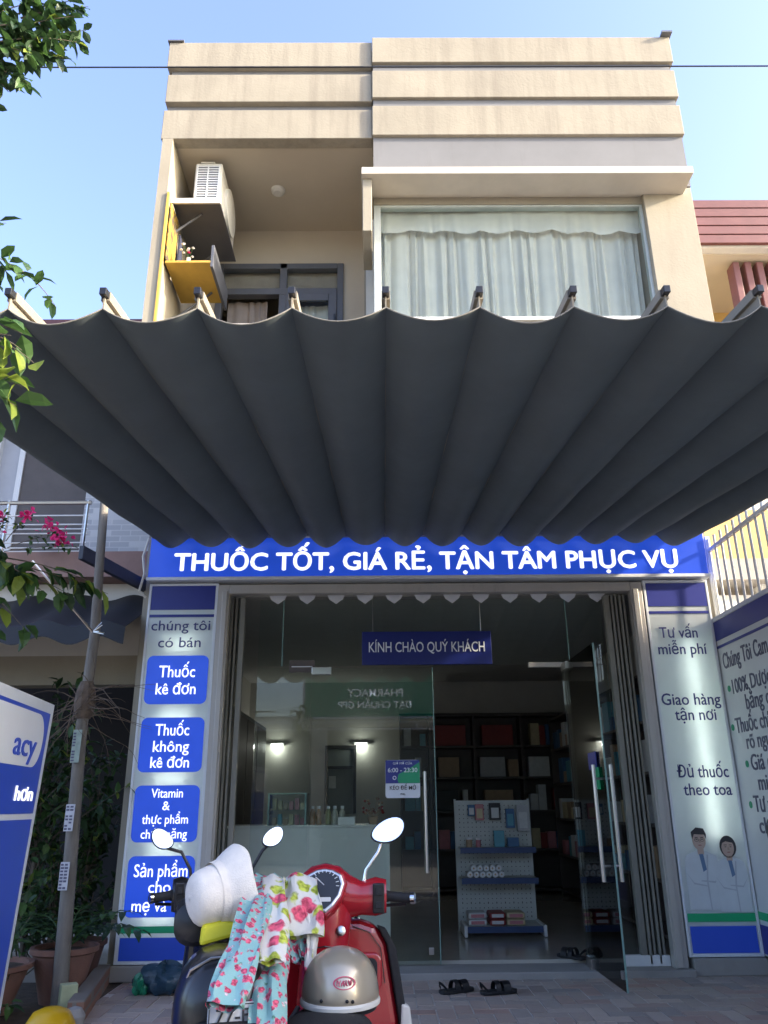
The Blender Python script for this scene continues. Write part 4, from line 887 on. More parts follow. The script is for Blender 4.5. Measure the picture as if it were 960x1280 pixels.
# ------------------------------------------------------------------ garden corner
def pot(nm, x, y, r_, h, mt_, lab, z=0):
    o = thing(nm, lab, "pot", (x, y, z)); MB().lathe([(r_*.6, z), (r_*.72, z+h*.3), (r_*.95, z+h*.86), (r_*1.06, z+h*.9), (r_*1.06, z+h), (r_*.93, z+h), (r_*.9, z+h*.9)], 28, T(x, y, 0)).build("pot_body", mt_, o, smooth=True)
    MB().lathe([(.01, z+h*.91), (r_*.9, z+h*.9)], 20, T(x, y, 0)).build("soil", m_soil, o); return o
pot("flower_pot", -2.14, 6.08, .21, .33, m_terra, "big terracotta pot with flared rim behind the wooden post")
pot("flower_pot", -2.2, 6.56, .18, .3, m_terrad, "dark terracotta pot between the big pot and the services sign")
pot("flower_pot", -2.5, 5.75, .26, .28, m_terra, "wide terracotta pot partly hidden by the standing sign")
def fronds(nm, x, y, z, n, L, lab, cat, mats, rnd, w=.05, up=1.1):
    o = thing(nm, lab, cat, (x, y, z)); f, s_ = MB(), MB()
    for k in range(n):
        a = rnd.uniform(0, 2*math.pi); d = V((math.cos(a), math.sin(a), up*rnd.uniform(.8, 1.5))).normalized(); p = V((x, y, z)); pts = [p]; l = L*rnd.uniform(.7, 1.1)
        for i in range(7):
            d = (d+V((0, 0, -.16))).normalized(); p = p+d*l/7; pts.append(p)
        s_.tube(pts, [.007*(1-.1*i) for i in range(8)], 4)
        for i in range(2, 8):
            for sgn in (-1, 1):
                sd2 = (pts[i]-pts[i-1]).normalized(); sx_ = sd2.cross(Z1).normalized()
                leaf(f, pts[i], (sd2*.7+sx_*sgn), Z1, l*.3, w, rnd.choices((0, 1), (2, 1))[0], .2, .3)
    f.build("foliage", mats, o); s_.build("stem", m_leafm, o); return o
fronds("palm_plant", -2.14, 6.08, .30, 11, .55, "feathery palm growing in the big terracotta pot", "plant", LV, rr)
fronds("palm_plant", -2.24, 6.56, .27, 6, .42, "feathery palm growing in the dark terracotta pot", "plant", LV, rr)
def shrub(nm, c, s_, n, L, lab, rnd, mw=(4, 5, .5)):
    o = thing(nm, lab, "shrub", (c[0], c[1], 0)); f, s2 = MB(), MB()
    for k in range(n):
        e = V(c)+V((rnd.gauss(0, s_[0]), rnd.gauss(0, s_[1]), rnd.gauss(0, s_[2])))
        sprig(f, s2, (c[0]+rnd.uniform(-.05, .05), c[1], max(.02, e.z-.5)), e, rnd, 12, L, mw, .006)
    s2.tube([(c[0], c[1], -.02), (c[0], c[1], c[2])], [.03, .015], 6)
    f.build("foliage", LV, o); s2.build("stem", m_bark, o)
shrub("shrub", (-2.75, 6.9, 1.35), (.28, .2, .42), 75, .11, "dark leafy shrub beside the standing sign's edge", rr)
shrub("shrub", (-2.45, 7.3, 1.0), (.18, .15, .45), 55, .1, "dark leafy shrub between the post and the services sign", rr)
shrub("shrub", (-2.4, 5.5, .5), (.16, .15, .14), 26, .09, "low grey-green plant in the wide pot under the standing sign", rr, (4, 4, 0))
shrub("shrub", (-2.75, 6.3, 1.5), (.25, .15, .3), 30, .1, "mid green shrub at the height of the standing sign's top", rr, (4, 5, 1))
shrub("shrub", (-2.55, 6.9, .7), (.25, .15, .2), 24, .09, "low mid green shrub behind the garden pots", rr, (4, 5, 1))
kb = V((-1.83, 5.5, 0)); ke = V((-2.05, 6.68, 0)); kd = (ke-kb).normalized(); ks = kd.cross(Z1)*.05
tag(MB().loft([[kb+ks+Z1*-.02, kb-ks+Z1*-.02, kb-ks+Z1*.12, kb+ks+Z1*.12], [ke+ks+Z1*-.02, ke-ks+Z1*-.02, ke-ks+Z1*.12, ke+ks+Z1*.12]]).build("brick_kerb", m_brickkerb, bevel=.008), "low brick kerb between the garden pots and the pavers", "kerb")
yd = thing("yellow_bucket", "yellow plastic bowl upside down by the garden kerb", "bowl", (-1.9, 5.3, 0))
MB().lathe([(.15, .0), (.15, .02), (.135, .08), (.1, .135), (.05, .155), (.005, .16)], 24, T(-1.90, 5.3, -.03)).build("bowl", m_yelpl, yd, smooth=True); MB().lathe([(.16, .02), (.165, .03), (.16, .04), (.15, .04), (.15, .02)], 24, T(-1.90, 5.3, -.02)).build("rim", m_yelpl, yd, smooth=True)
tag(MB().box(-.05, .05, -.04, .04, 0, .17, 0, T(-1.96, 5.72, 0) @ rot('Z', .5)).build("carton", M("pale_green_carton", (.42, .45, .27), .7, var=.2), bevel=.005), "pale green carton standing behind the yellow bowl", "carton")
tag(MB().lathe([(.03, 0), (.06, .02), (.065, .06), (.04, .1), (.01, .11)], 12, T(-1.80, 5.40, 0)).build("stone", m_conc, smooth=True), "small grey stone at the near end of the brick kerb", "stone")
bg_ = thing("rubbish_bag", "dark blue plastic bag with green end lying below the services sign", "bag", (-1.5, 6.2, 0))
def blob(c, r_, sq, seed, rough=.22, nu=28, nv=16):
    rnd = random.Random(seed); ph = [rnd.uniform(0, 6.28) for _ in range(8)]; rings = []
    for j in range(nv+1):
        th = math.pi*j/nv; rg = []
        for i in range(nu):
            f_ = 2*math.pi*i/nu; k = 1+rough*(.5*math.sin(3*f_+ph[0]+2*th)+.35*math.sin(7*f_+ph[1]-3*th)+.3*math.sin(11*f_+5*th+ph[2])*math.sin(th))
            rr_ = max(.02, math.sin(th)); rg.append(V(c)+V((r_*sq[0]*rr_*k*math.cos(f_), r_*sq[1]*rr_*k*math.sin(f_), max(-c[2]+.002, r_*sq[2]*math.cos(th)*k))))
        rings.append(rg)
    return MB().loft(rings)
blob((-1.50, 6.30, .085), .165, (1.05, .7, .6), 3, .3).build("bag_body", m_bag, bg_, smooth=True); blob((-1.655, 6.25, .06), .055, (.9, .9, 1.1), 5, .4).build("green_end", m_baggr, bg_, smooth=True)

# ------------------------------------------------------------------ standing sign at the kerb
st = thing("standing_sign", "white framed blue standing signboard with cream rounded panel, cut by the picture edge", "sign", (-1.6, 3.6, 0))
far, near = V((-1.63, 4.0, 0)), V((-1.50, 2.75, 0)); sdx = (far-near).normalized(); zt = V((.045, 0, 1)).normalized(); nrm = sdx.cross(zt)
orig = far+V((-.083, 0, .0))
def sp(s, z): return (s, z)
def slab(poly, k0, th, nm, mt_, **kw): return MB().prism(poly, orig+nrm*k0, sdx, zt, nrm*th).build(nm, mt_, st, **kw)
def rc(a, b_, c, d): return [(a, c), (b_, c), (b_, d), (a, d)]
slab(rc(-1.2, 0, .14, 1.685), 0, .04, "frame", m_sframe, bevel=.004)
slab(rc(-1.15, -.055, 1.185, 1.635), .04, .003, "blue_field", m_blue); slab(rc(-1.15, -.055, .19, 1.16), .04, .003, "blue_field", m_blue)
slab([(p[0]-.605, p[1]+1.50) for p in rrect(.98, .235, .11, 8)], .043, .003, "cream_panel", m_wlet2)
text(st, "lettering", "acy", orig+nrm*.047+sdx*-.205+zt*1.425, sdx, .1, m_blue, zd=zt, w=.30, align='R', bold=0, heavy=.008)
text(st, "lettering", "hơn", orig+nrm*.044+sdx*-.115+zt*1.24, sdx, .06, m_wletter, zd=zt, w=.25, align='R', bold=.006)
for s_ in (-1.0, -.2): MB().box(-.02, .02, -.02, .02, -.02, .15, 0, T(*(orig+sdx*s_))).build("leg", m_steel, st)

# ------------------------------------------------------------------ right neighbour, fence, wire, opposite side of the street
rnb = thing("neighbour_building", "neighbouring building with red-brown slat fascia and upright louvres", "building", (7, 10, 0))
slm = MB()
for i in range(5): slm.box(4.2, 12, 9.0, 9.06, 8.50+i*.152, 8.632+i*.152)
slm.build("slat_fascia", m_slatred, rnb, bevel=.004)
MB().box(4.2, 12, 9.07, 9.2, 8.47, 9.27).build("fascia_board", m_curt, rnb)
MB().box(4.2, 12, 9.2, 11, 8.45, 8.6).build("soffit", m_ceil, rnb)
m_nyel = M("neighbour_yellow_plaster", (.58, .4, .16), .85, var=.08)
MB().box(4.2, 12, 10.6, 10.8, 3, 8.45).build("upper_wall", m_nyel, rnb)
for i in range(18): MB().box(5.06+i*.17, 5.155+i*.17, 9.3, 9.5, 4.6, 8.41).build("louvre", m_slatred, rnb, bevel=.01)
MB().tube([(4.75, 10.3, 8.2), (5.1, 10.2, 8.45)], .015, 6).build("conduit", m_white, rnb)
MB().box(3.2, 12, 8.5, 8.7, 3.75, 4.35).build("balcony_front", m_nyel, rnb)
MB().box(3.2, 12, 8.4, 10.6, 3.5, 3.74).build("balcony_slab", m_conc, rnb)
MB().box(3.2, 12, 10.4, 10.6, 0, 3.5).build("lower_wall", m_dark, rnb)
MB().box(3.3, 3.5, 8.6, 8.8, 0, 3.5).box(4.3, 4.5, 8.6, 8.8, 0, 3.5).box(3.5, 4.3, 8.7, 8.75, 2.9, 3.4).build("porch_post", m_white, rnb)
MB().box(3.1, 9, 7.6, 8.3, 2.9, 3.05, 0, rot('X', 0)).build("porch_roof", m_face2, rnb)
MB().box(3.2, 12, 8.62, 8.7, 4.36, 4.5).box(3.6, 4.1, 9.0, 9.2, 4.4, 5.6).box(4.6, 5.4, 9.1, 9.3, 4.4, 5.8).build("balcony_parapet", m_curt, rnb)
kk = thing("added_sun_blocker", "unseen cream block added beyond the metal fence to keep the sun off the shopfront", "building", (6.8, 2.5, 0))  # out-of-view block, added only to shade the shopfront and scooters
MB().box(4.5, 9, -.4, 5.4, -.1, 4.5).build("wall", m_cream, kk); MB().box(4.4, 9.1, -.5, 5.5, 4.5, 4.62).build("roof", m_conc, kk)
MB().box(4.47, 4.499, 1.2, 3.6, 1.0, 2.4).build("window", m_cab, kk)
fc = thing("metal_fence", "white metal bar fence standing on the low side wall", "fence", (3.0, 4.6, 2.67))
for i in range(30): MB().tube([(2.96, 6.74-.13*i, 2.67), (2.96, 6.74-.13*i, 3.42)], .011, 6).build("bar", m_offw, fc)
MB().box(2.945, 2.975, 2.9, 6.78, 3.30, 3.33).box(2.945, 2.975, 2.9, 6.78, 2.69, 2.715).build("rail", m_offw, fc)
MB().box(2.94, 2.98, 6.745, 6.785, 2.67, 3.45).build("fence_post", m_white, fc)
wpts = [V((x, 4.5, 6.50+.00035*(x)**2)) for x in range(-30, 31, 3)]
tag(MB().tube(wpts, .006, 5).build("power_wire", m_black), "thin black power wire crossing the sky in front of the parapet", "wire")
ob = thing("opposite_building", "low cream building across the street with dark openings, seen reflected in the glass", "building", (0, -8.5, 0))
MB().box(-14, -5, -9, -8.2, 0, 3.2).box(-1.8, -1.4, -9, -8.2, 0, 3.2).box(2, 2.4, -9, -8.2, 0, 3.2).box(6, 14, -9, -8.2, 0, 3.2).box(-14, 14, -9, -8.2, 3.2, 3.5).build("front_wall", m_oppw, ob)
MB().box(-5, -1.8, -9, -8.8, 0, 3.2).box(-1.4, 2, -9, -8.8, 0, 3.2).box(2.4, 6, -9, -8.8, 0, 3.2).build("roller_shutter", m_clad, ob)
for z in (3.28, 3.1): MB().tube([(-3.6, -7.7, z), (3, -7.7, z)], .025, 6).build("rail", m_white, ob)
for x in range(-3, 4): MB().tube([(x, -7.7, 3.1), (x, -7.7, 3.28)], .02, 6).build("rail_post", m_white, ob)
os_ = thing("opposite_sign", "green pharmacy sign board across the street, seen mirrored in the shop glass", "sign", (-.2, -8.0, 3.45))
MB().box(-2.0, 1.8, -8.1, -8.0, 3.45, 4.6).build("board", m_greensign, os_)
MB().box(-2.06, 1.86, -8.11, -7.99, 3.39, 3.449).box(-2.06, -2.0, -8.11, -7.99, 3.449, 4.6).build("frame", m_white, os_)
text(os_, "lettering", "PHARMACY", (-.1, -7.99, 3.98), -X1, .2, m_wletter, w=1.5, align='C', bold=.01)
text(os_, "lettering", "ĐẠT CHUẨN GPP", (-.1, -7.99, 3.68), -X1, .17, m_wletter, w=2.0, align='C', bold=.01)

# ------------------------------------------------------------------ scooters
def eq(cx, cy, cz, ry, rz, n=14): return [V((cx, cy+ry*math.cos(2*math.pi*i/n), cz+rz*math.sin(2*math.pi*i/n))) for i in range(n)]
def ez(cx, cy, cz, rx, ry, n=18, p=2.0):
    o = []
    for i in range(n):
        a = 2*math.pi*i/n; c, s_ = math.cos(a), math.sin(a)
        o.append(V((cx+rx*math.copysign(abs(c)**(2/p), c), cy+ry*math.copysign(abs(s_)**(2/p), s_), cz)))
    return o
def ey(cx, cy, cz, rx, rz, n=22, p=2.5):
    return [V((q.x, cy, cz+(q.y-cy))) for q in ez(cx, cy, cz, rx, rz, n, p)]
def scooter(label, loc, rz, paint, turn, red, mir_tilt, bw=1.0, lw=1.0):
    s = thing("motor_scooter", label, "motor scooter", loc, rz)
    def bl(mb, n, m_, **k): return mb.build(n, m_, s, local=True, **k)
    # wheels
    for y in (-.36, .93):
        w = bl(MB().lathe([(.17, -.04), (.215, -.042), (.24, -.02), (.24, .02), (.215, .042), (.17, .04), (.17, -.04)], 28, T(0, y, .24) @ rot('Y', R(90))), "wheel", m_rub, smooth=True)
        MB().lathe([(.17, -.03), (.15, -.03), (.03, -.04), (.03, .04), (.15, .03), (.17, .03)], 20, T(0, y, .24) @ rot('Y', R(90))).build("rim", m_steel, w, smooth=True, local=True)
    bl(MB().loft([ey(0, y, z, rx, rz_) for y, z, rx, rz_ in ((.70, .42, .06, .06), (.80, .50, .075, .08), (.93, .51, .08, .06), (1.08, .46, .07, .05), (1.17, .36, .05, .04))]), "front_fender", paint, smooth=True)
    # tail, side panels, floor
    bl(MB().loft([ey(0, y, z, rx, rz_) for y, z, rx, rz_ in ((-.62, .55, .03, .03), (-.55, .56, .085, .07), (-.4, .535, .135, .10), (-.15, .47, .165, .15), (.1, .43, .16, .16), (.25, .36, .13, .12), (.32, .30, .1, .07))]), "side_panel", paint, smooth=True)
    bl(MB().loft([ey(0, y, z, rx, .04) for y, z, rx in ((.22, .28, .14), (.45, .26, .15), (.68, .27, .14))]), "floor_board", m_black, smooth=True)
    bl(MB().loft([ey(0, y, z, rx, rz_) for y, z, rx, rz_ in ((-.52, .61, .05, .02), (-.48, .625, .09, .035), (-.25, .635, .135, .045), (.0, .62, .14, .04), (.25, .615, .125, .04), (.40, .605, .09, .035), (.46, .59, .04, .015))]), "seat", m_rub, smooth=True)
    bl(MB().tube([(-.13, -.28, .59), (-.15, -.45, .64), (-.1, -.62, .66), (.1, -.62, .66), (.15, -.45, .64), (.13, -.28, .59)], .014, 8), "grab_rail", m_black, smooth=True)
    bl(MB().prism([(-.10, -.03), (.10, -.03), (.085, .03), (-.085, .03)], (0, -.60, .55), X1, V((0, .5, .9)).normalized(), (0, -.03, .015)), "tail_light", m_box["red"], bevel=.008)
    # leg shield and steering column
    hw = tuple((z_, w_*lw) for z_, w_ in ((.82, .13), (.80, .19), (.74, .225), (.62, .245), (.5, .265), (.36, .25), (.26, .2)))
    poly = [(w, z) for z, w in hw]+[(-w, z) for z, w in hw[::-1]]
    bl(MB().prism(poly, (0, .80, 0), X1, Z1, (0, .07, 0)), "leg_shield", paint, bevel=.03, seg=3)
    for sg in ((-1, 1) if red else ()):
        p2 = [(sg*(w-.002), z) for z, w in hw[1:]]+[(sg*(w+.03), z-.01) for z, w in hw[1:][::-1]]
        bl(MB().prism(p2, (0, .785, 0), X1, Z1, (0, .05, 0)), "shield_edge", m_rub, bevel=.006)
        bl(MB().prism([(sg*.27, .56), (sg*.30, .55), (sg*.33, .3), (sg*.25, .22)], (0, .78, 0), X1, Z1, (0, .04, 0)), "shield_corner", m_offw if red else m_black, bevel=.008)
    bl(MB().prism(rrect(.15, .12, .03), (.13, .797, .655), X1, Z1, (0, -.012, 0)), "glove_box", paint, bevel=.006)
    bl(MB().prism(rrect(.115, .08, .02), (.13, .783, .66), X1, Z1, (0, -.004, 0)), "glove_recess", m_dark)
    bl(MB().tube([(.10, .775, .685), (.12, .76, .67), (.14, .765, .68), (.155, .775, .66)], .007, 6), "hook", m_steel, smooth=True)
    bl(MB().loft([ez(0, .76-.0*(z), z, rx, ry) for z, rx, ry in ((.50, .10, .06), (.62, .09, .07), (.74, .085, .08), (.82, .095, .085), (.88, .10, .07))]), "steering_column", paint, smooth=True)
    bl(MB().tube([(.088*math.sin(a), .76-.083*math.cos(a), .735+.02*math.cos(2*a)) for a in (R(-80+16*i) for i in range(11))], .0022, 4), "panel_seam", m_black)
    bl(MB().tube([(.10, .795, .80), (.16, .793, .78), (.20, .793, .73), (.215, .793, .62)], .002, 4), "panel_seam", m_black)
    bl(MB().lathe([(.016, 0), (.016, .006), (.011, .009), (.003, .009)], 14, T(.055, .683, .80) @ rot('X', R(75))), "ignition_lock", m_steel, smooth=True)
    for sg in (-1, 1): bl(MB().tube([(sg*.13, .80, .93), (sg*.17, .86, .90), (sg*.12, .88, .82), (sg*.06, .84, .76)], .005, 6), "cable", m_black, smooth=True)
    # handlebar group, turned on the column
    H = T(0, .76, 0) @ rot('Z', turn)
    def hb(mb, n, m_, parent=None, **k):
        mb.v = [H @ V((p.x*bw, p.y, p.z)) for p in mb.v]; return mb.build(n, m_, parent or s, local=True, **k)
    cov = hb(MB().loft([eq(x, y, z, ry, rz_) for x, y, z, ry, rz_ in ((-.218, 0, .90, .04, .055), (-.18, 0, .90, .046, .064), (-.13, 0, .895, .048, .055), (-.09, .01, .90, .06, .07), (-.05, .02, .91, .075, .09), (0, .025, .915, .08, .095), (.05, .02, .91, .075, .09), (.09, .01, .90, .06, .07), (.13, 0, .895, .048, .055), (.18, 0, .90, .046, .064), (.218, 0, .90, .04, .055))]), "handlebar_cover", paint, smooth=True)
    gz, gn = V((0, .42, .907)), V((0, -.907, .42))
    shield = [(-.085, .03), (-.072, .068), (-.035, .088), (0, .093), (.035, .088), (.072, .068), (.085, .03), (.07, -.02), (.04, -.06), (.01, -.085), (-.01, -.085), (-.04, -.06), (-.07, -.02)]
    go = V((0, -.075, .92))
    def sc_p(k): return [(a*k, c*k) for a, c in ((a_*.84, c_*.84) for a_, c_ in shield)]
    hb(MB().prism(sc_p(1.13), go-gn*.05, X1, gz, gn*.06), "gauge_cowl", paint, bevel=.012, seg=3)
    bz = hb(MB().prism(sc_p(.98), go+gn*.008, X1, gz, gn*.01), "gauge_bezel", m_steel if red else m_black, bevel=.005)
    gd = hb(MB().prism(sc_p(.83), go+gn*.016, X1, gz, gn*.005), "gauge", m_blackgl)
    tk = MB(); rt_ = random.Random(2)
    for i in range(13):
        a = R(200-17*i); c0 = V((math.cos(a), math.sin(a), 0)); q0, q1 = c0*.042, c0*.053
        o0 = go+gn*.0215; uu = lambda q: o0+X1*q.x+gz*(q.y+.018)
        tk.tube([uu(q0), uu(q1)], .0016, 4)
    tk.tube([go+gn*.022+gz*.018, go+gn*.022+gz*.045-X1*.03], .0018, 4); tk.prism(rrect(.05, .014, .003, 2), go+gn*.0212-gz*.03, X1, gz, gn*.001)
    hb(tk, "gauge_marking", m_white, gd)
    for sg in (-1, 1):
        gp = hb(MB().tube([(sg*.21, -.005, .90), (sg*.235, -.012, .90), (sg*.30, -.03, .895)], [.022, .0165, .0165], 12), "grip", m_rub, smooth=True)
        hb(MB().tube([(sg*.30, -.03, .895), (sg*.304, -.031, .895), (sg*.318, -.035, .895), (sg*.322, -.036, .895)], [.012, .019, .019, .012], 12), "bar_end", m_chrome, gp, smooth=True)
        hb(MB().tube([(sg*.17, .03, .885), (sg*.22, .045, .865), (sg*.29, .03, .87)], .006, 6), "brake_lever", m_black, smooth=True)
        sb_ = hb(MB().box(sg*.19-.02, sg*.19+.02, -.055, -.03, .85, .945), "switch_block", m_black, bevel=.004)
        hb(MB().box(sg*.19-.012, sg*.19+.012, -.062, -.0545, .907, .932).box(sg*.19-.012, sg*.19+.012, -.062, -.0545, .866, .888), "switch", m_rub, sb_, bevel=.002)
        # mirror
        if red and sg < 0: continue
        mx, mz = sg*.225 if red else (.235 if sg > 0 else -.28), 1.115 if red else 1.09
        hb(MB().tube([(sg*.135, 0, .93), (sg*.145, 0, .985), (sg*.19, .005, 1.045), (mx-sg*.02, .012, mz-.03)], [.008, .007, .0065, .006], 8), "mirror_stem", m_chrome if red and sg > 0 else m_black, smooth=True)
        mk = .9 if red else .74; MT = T(mx, .0, mz) @ rot('Z', R(-sg*mir_tilt[1])) @ rot('X', R(mir_tilt[0])) @ rot('Y', R(-sg*24))
        def mp(a, c, y): return MT @ V((a*mk, y, c*mk))
        ov = [((.075 if a*sg > 0 else .068)*a*(1+.12*c), .043*c*(1+.12*a*sg)) for a, c in ((math.cos(2*math.pi*i/24), math.sin(2*math.pi*i/24)) for i in range(24))]
        sh2 = MB().loft([[mp(a*k, c*k, y) for a, c in ov] for k, y in ((1.0, .0), (1.05, .004), (1.03, .015), (.8, .032), (.3, .042))])
        mh = hb(sh2, "mirror", m_black, smooth=True)
        hb(MB().loft([[mp(a*.95, c*.95, -.002) for a, c in ov], [mp(a*.95, c*.95, .002) for a, c in ov]]), "mirror_glass", m_mirror, mh)
    return s, H
MT_R, MT_B = (-11, 0), (-12, 2)
red_s, RH = scooter("red scooter with champagne helmet on its seat and chrome-ended grip", (-.130, 2.36, 0), R(5), m_red, R(-4), True, MT_R)
blk_s, BH = scooter("black scooter with a white sun hat on it, rear plate towards the street", (-.425, 2.53, 0), R(13), m_blackgl, R(3), False, MT_B, .80, .5)
# the black scooter's bulkier tail, yellow cloth, plate
def bl2(mb, n, m_, p=None, **k): return mb.build(n, m_, p or blk_s, local=True, **k)
bl2(MB().loft([ey(0, y, z, rx, rz_) for y, z, rx, rz_ in ((-.06, .64, .02, .03), (-.055, .64, .08, .09), (-.03, .645, .115, .135), (.02, .65, .14, .16), (.10, .65, .148, .165), (.2, .66, .14, .155), (.28, .67, .11, .12), (.32, .68, .06, .06), (.33, .68, .01, .01))]), "tail_cowl", m_blackgl, smooth=True)
bl2(MB().tube([(-.12, .03, .735), (-.105, .012, .775), (-.05, .008, .803), (.04, .008, .806)], .004, 6), "tail_trim", m_steel, smooth=True)
bl2(MB().loft([ey(-.085, y, z, rx, rz_) for y, z, rx, rz_ in ((.325, .84, .01, .01), (.33, .84, .05, .04), (.35, .85, .075, .065), (.44, .86, .075, .07), (.52, .86, .05, .05))]), "front_cowl", m_black, smooth=True)
for q in range(2): bl2(MB().tube([(-.125, .342, .865+.02*q), (-.11, .338, .85+.02*q), (-.12, .34, .83+.02*q)], .003, 5), "chevron_badge", m_steel)
bl2(MB().prism([(-.06, -.03), (.08, .0), (.075, .03), (.0, .04), (-.055, .03)], (-.02, .27, .83), X1, V((0, .25, .97)), (0, -.035, 0)), "reflective_panel", M("yellow_cloth", (.62, .56, .02), .6), bevel=.012)
pl_ = bl2(MB().prism(rrect(.15, .11, .012), (.02, -.085, .655), X1, V((0, .35, .94)).normalized(), (0, -.004, .001)), "number_plate", m_plate)
pz = V((0, .35, .94)).normalized(); pn = X1.cross(pz)
def plt(mb, n): return mb.build(n, m_ink, pl_, local=True)
rim_ = MB()
for x0, x1, z0, z1 in ((-.072, .072, .049, .0515), (-.072, .072, -.0515, -.049), (-.072, -.0695, -.05, .05), (.0695, .072, -.05, .05)):
    rim_.prism([(x0, z0), (x1, z0), (x1, z1), (x0, z1)], V((.02, -.0895, .656)), X1, pz, pn*.001)
plt(rim_, "plate_border")
text(pl_, "lettering", "77-F1", V((.02, -.0895, .656))+pz*.008+pn*.001, X1, .032, m_ink, w=.105, align='C', zd=pz, bold=.006, local=True)

# ------------------------------------------------------------------ hat, garments, helmet
ax = V((-.80, -.60, -.12)).normalized(); HM = T(-.505, 2.84, .942) @ ax.to_track_quat('Z', 'Y').to_matrix().to_4x4()
ht = thing("sun_hat", "white woven bucket sun hat hung sideways on the black scooter", "hat", (-.52, 2.8, .9))
prof = [(.162, -.058), (.150, -.03), (.128, .0), (.108, .022), (.102, .04), (.097, .075), (.088, .105), (.07, .122), (.04, .13), (.004, .132)]
hr = []
prof = [(r_*.86, z*.9) for r_, z in prof]
for r_, z in prof:
    hr.append([HM @ V((r_*math.cos(a)*(1+.03*math.sin(2*a+1)), r_*1.06*math.sin(a)*(1+.03*math.sin(3*a)), z+(.007*math.sin(2*a+.6)+.005*math.sin(5*a))*max(0, min(1, (.02-z)/.05)))) for a in (2*math.pi*i/40 for i in range(40))])
inn = [[HM @ ((HM.inverted() @ p)*.965-V((0, 0, .002))) for p in r_] for r_ in hr]
MB().loft([r_ for r_ in inn[::-1]]+hr, cap=False).build("hat_body", m_hat, ht, smooth=True, sub=1)
MB().loft([[HM @ V(((r_+.002)*math.cos(a), (r_+.002)*1.06*math.sin(a), z)) for a in (2*math.pi*i/40 for i in range(40))] for r_, z in ((.094, .02), (.0905, .036), (.089, .045))], cap=False).build("hat_band", m_hat, ht, smooth=True)

def sleeve(path, w, th, seed, n=28, twist=0, side=None, wob_=.006, open_end=True):
    """flattened cloth tube along a path: widths w, folds and ripples of its own"""
    rnd = random.Random(seed); path = [V(p) for p in path]; N = 22; rings = []
    def at(t):
        f_ = t*(len(path)-1); i = min(len(path)-2, int(f_)); u = f_-i
        p0, p1, p2, p3 = path[max(0, i-1)], path[i], path[i+1], path[min(len(path)-1, i+2)]
        return .5*((2*p1)+(-p0+p2)*u+(2*p0-5*p1+4*p2-p3)*u*u+(-p0+3*p1-3*p2+p3)*u*u*u)
    ph = [rnd.uniform(0, 6.28) for _ in range(5)]
    for j in range(N+1):
        t = j/N; p = at(t); d = (at(min(1, t+.02))-at(max(0, t-.02))).normalized()
        sx_ = (V(side) if side else X1); sx_ = (sx_-d*sx_.dot(d)).normalized(); ny = sx_.cross(d)
        wi = w[0]+(w[1]-w[0])*t; wi *= 1+.08*math.sin(t*9+ph[0])
        rg = []
        for i in range(n):
            a = 2*math.pi*i/n; rip = wob_*(math.sin(3*a+ph[1]+t*6)+.7*math.sin(5*a+ph[2]-t*11))
            rg.append(p+sx_*(wi*math.cos(a)+rip)+ny*((th+.35*th*math.sin(t*14+ph[3]))*math.sin(a)+rip+wob_*1.2*math.sin(math.cos(a)*5+ph[4]+t*5)))
        rings.append(rg)
    return MB().loft(rings, cap=not open_end)
JP = [[(-0.373, 3.02, 0.943), (-0.382, 2.95, 0.979), (-0.382, 2.74, 0.922), (-0.383, 2.56, 0.858), (-0.389, 2.44, 0.793), (-0.397, 2.37, 0.745), (-0.399, 2.34, 0.722)], [(-0.324, 2.9, 0.877), (-0.329, 2.82, 0.84), (-0.324, 2.66, 0.787), (-0.31, 2.52, 0.73), (-0.298, 2.42, 0.657), (-0.288, 2.34, 0.615)], [(-0.294, 2.92, 0.862), (-0.274, 2.87, 0.806), (-0.245, 2.82, 0.75)], [(-0.363, 3.0, 0.94), (-0.354, 2.9, 0.975), (-0.332, 2.74, 0.917), (-0.317, 2.62, 0.855), (-0.304, 2.5, 0.796)], [(-0.294, 3.06, 0.939), (-0.285, 2.98, 0.968), (-0.267, 2.9, 0.905), (-0.256, 2.85, 0.854), (-0.253, 2.83, 0.813)], [(-0.23, 2.9, 0.904), (-0.217, 2.86, 0.834), (-0.218, 2.82, 0.772), (-0.225, 2.77, 0.721)]]
ja = thing("floral_jacket", "turquoise rose-patterned sun jacket draped between the two scooters", "jacket", (-.4, 2.7, .7))
sleeve(JP[0], (.042, .052), .012, 1).build("sleeve", m_turq, ja, smooth=True)
sleeve(JP[1], (.04, .05), .02, 5).build("sleeve", m_turq, ja, smooth=True)
sleeve(JP[2], (.05, .025), .008, 9).build("sleeve", m_turq, ja, smooth=True)
sk = thing("floral_scarf", "cream floral cloth with red and lime flowers draped over the red scooter's handlebar", "scarf", (-.3, 2.9, .8))
sleeve(JP[3], (.04, .042), .009, 3, wob_=.003).build("cloth_panel", m_creamfl, sk, smooth=True)
sleeve(JP[4], (.066, .075), .016, 7, wob_=.005).build("cloth_panel", m_creamfl, sk, smooth=True)
sleeve(JP[5], (.03, .012), .008, 8, side=(.8, .6, 0), wob_=.003).build("cloth_panel", m_creamfl, sk, smooth=True)

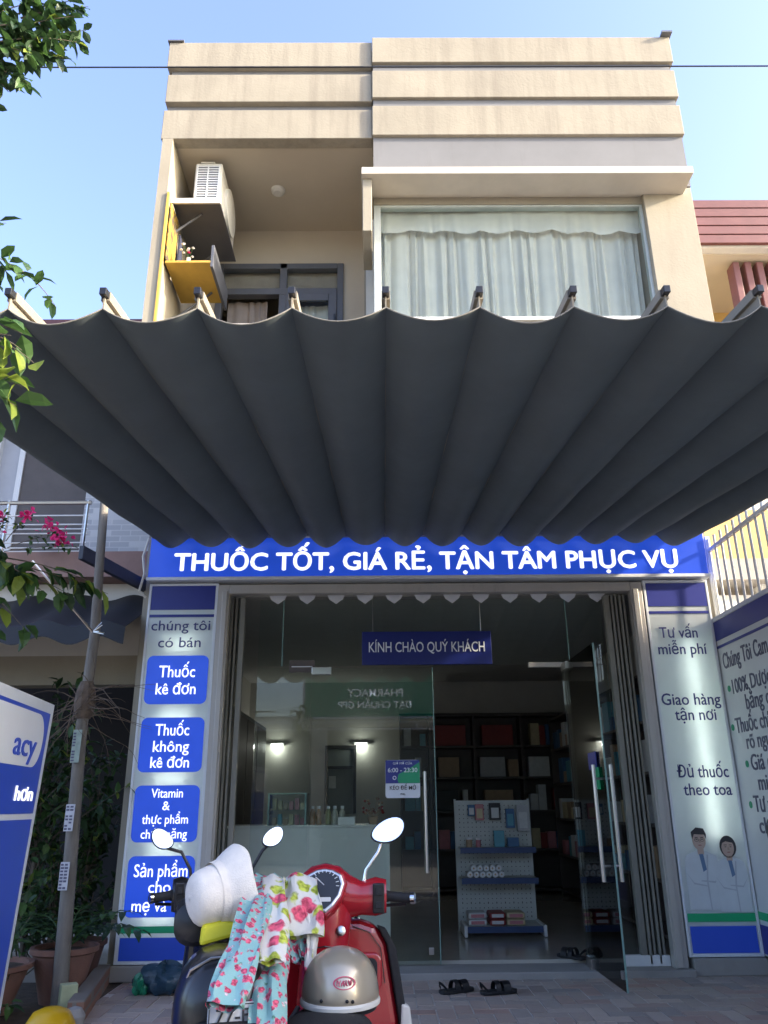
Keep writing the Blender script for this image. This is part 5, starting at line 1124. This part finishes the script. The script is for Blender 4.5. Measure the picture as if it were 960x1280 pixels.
he = thing("helmet", "champagne half helmet with pink oval badge sitting on the red scooter's seat", "helmet", (-.098, 2.34, .66))
hx, hy, hz = -.121, 2.72, .652
dome = [(.117, .0), (.120, .02), (.119, .045), (.111, .08), (.095, .11), (.07, .132), (.04, .145), (.018, .149), (.003, .150)]
MB().lathe(dome, 36, T(hx, hy, hz), sx=.97, sy=1.12).build("shell", m_helm, he, smooth=True, sub=1)
MB().lathe([(.118, .0), (.1225, .002), (.1235, .011), (.12, .017)], 36, T(hx, hy, hz), sx=.97, sy=1.12).build("rim_trim", m_offw, he, smooth=True)
MB().lathe([(.114, -.012), (.117, .0), (.09, .06), (.03, .09)], 28, T(hx, hy, hz), sx=.95, sy=1.1).build("lining", m_black, he, smooth=True)
def on_dome(a, z):  # point on the shell: angle from the viewer's side, height
    for (r0, z0), (r1, z1) in zip(dome, dome[1:]):
        if z0 <= z <= z1: r_ = r0+(r1-r0)*(z-z0)/(z1-z0); break
    r_ += .0018; return V((hx+r_*.97*math.sin(a), hy-r_*1.12*math.cos(a), hz+z))
bd = MB()
def ring_(ra_, rb_, k): return [on_dome(.16+.30*k*math.cos(q), .074+(.0165*k)*math.sin(q)) for q in (2*math.pi*i/32 for i in range(32))]
bd.loft([ring_(0, 0, 1.0), ring_(0, 0, .86)], cap=False)
m_badge = M("badge_pink", (.55, .06, .12), .4)
bdg = bd.build("badge", m_badge, he)
sq = MB(); rq = random.Random(8)
for q in range(7):
    a0 = -.02+.06*q; sq.tube([on_dome(a0+.02*math.cos(k*.9), .074+.007*math.sin(k*.9+q)) for k in range(6)], .0016, 4)
sq.build("lettering", m_badge, bdg)
for a, z in ((-.42, .03), (.22, .03), (.36, .028)): MB().lathe([(.005, -.001), (.005, .002), (.001, .003)], 8, T(*on_dome(a, z)) @ rot('X', R(90))).build("rivet", m_black, he)
MB().tube([(hx-.12, hy-.05, hz), (hx-.15, hy-.10, hz-.04), (hx-.13, hy-.15, hz-.09), (hx-.1, hy-.16, hz-.13)], .008, 6).build("chin_strap", m_black, he, smooth=True)
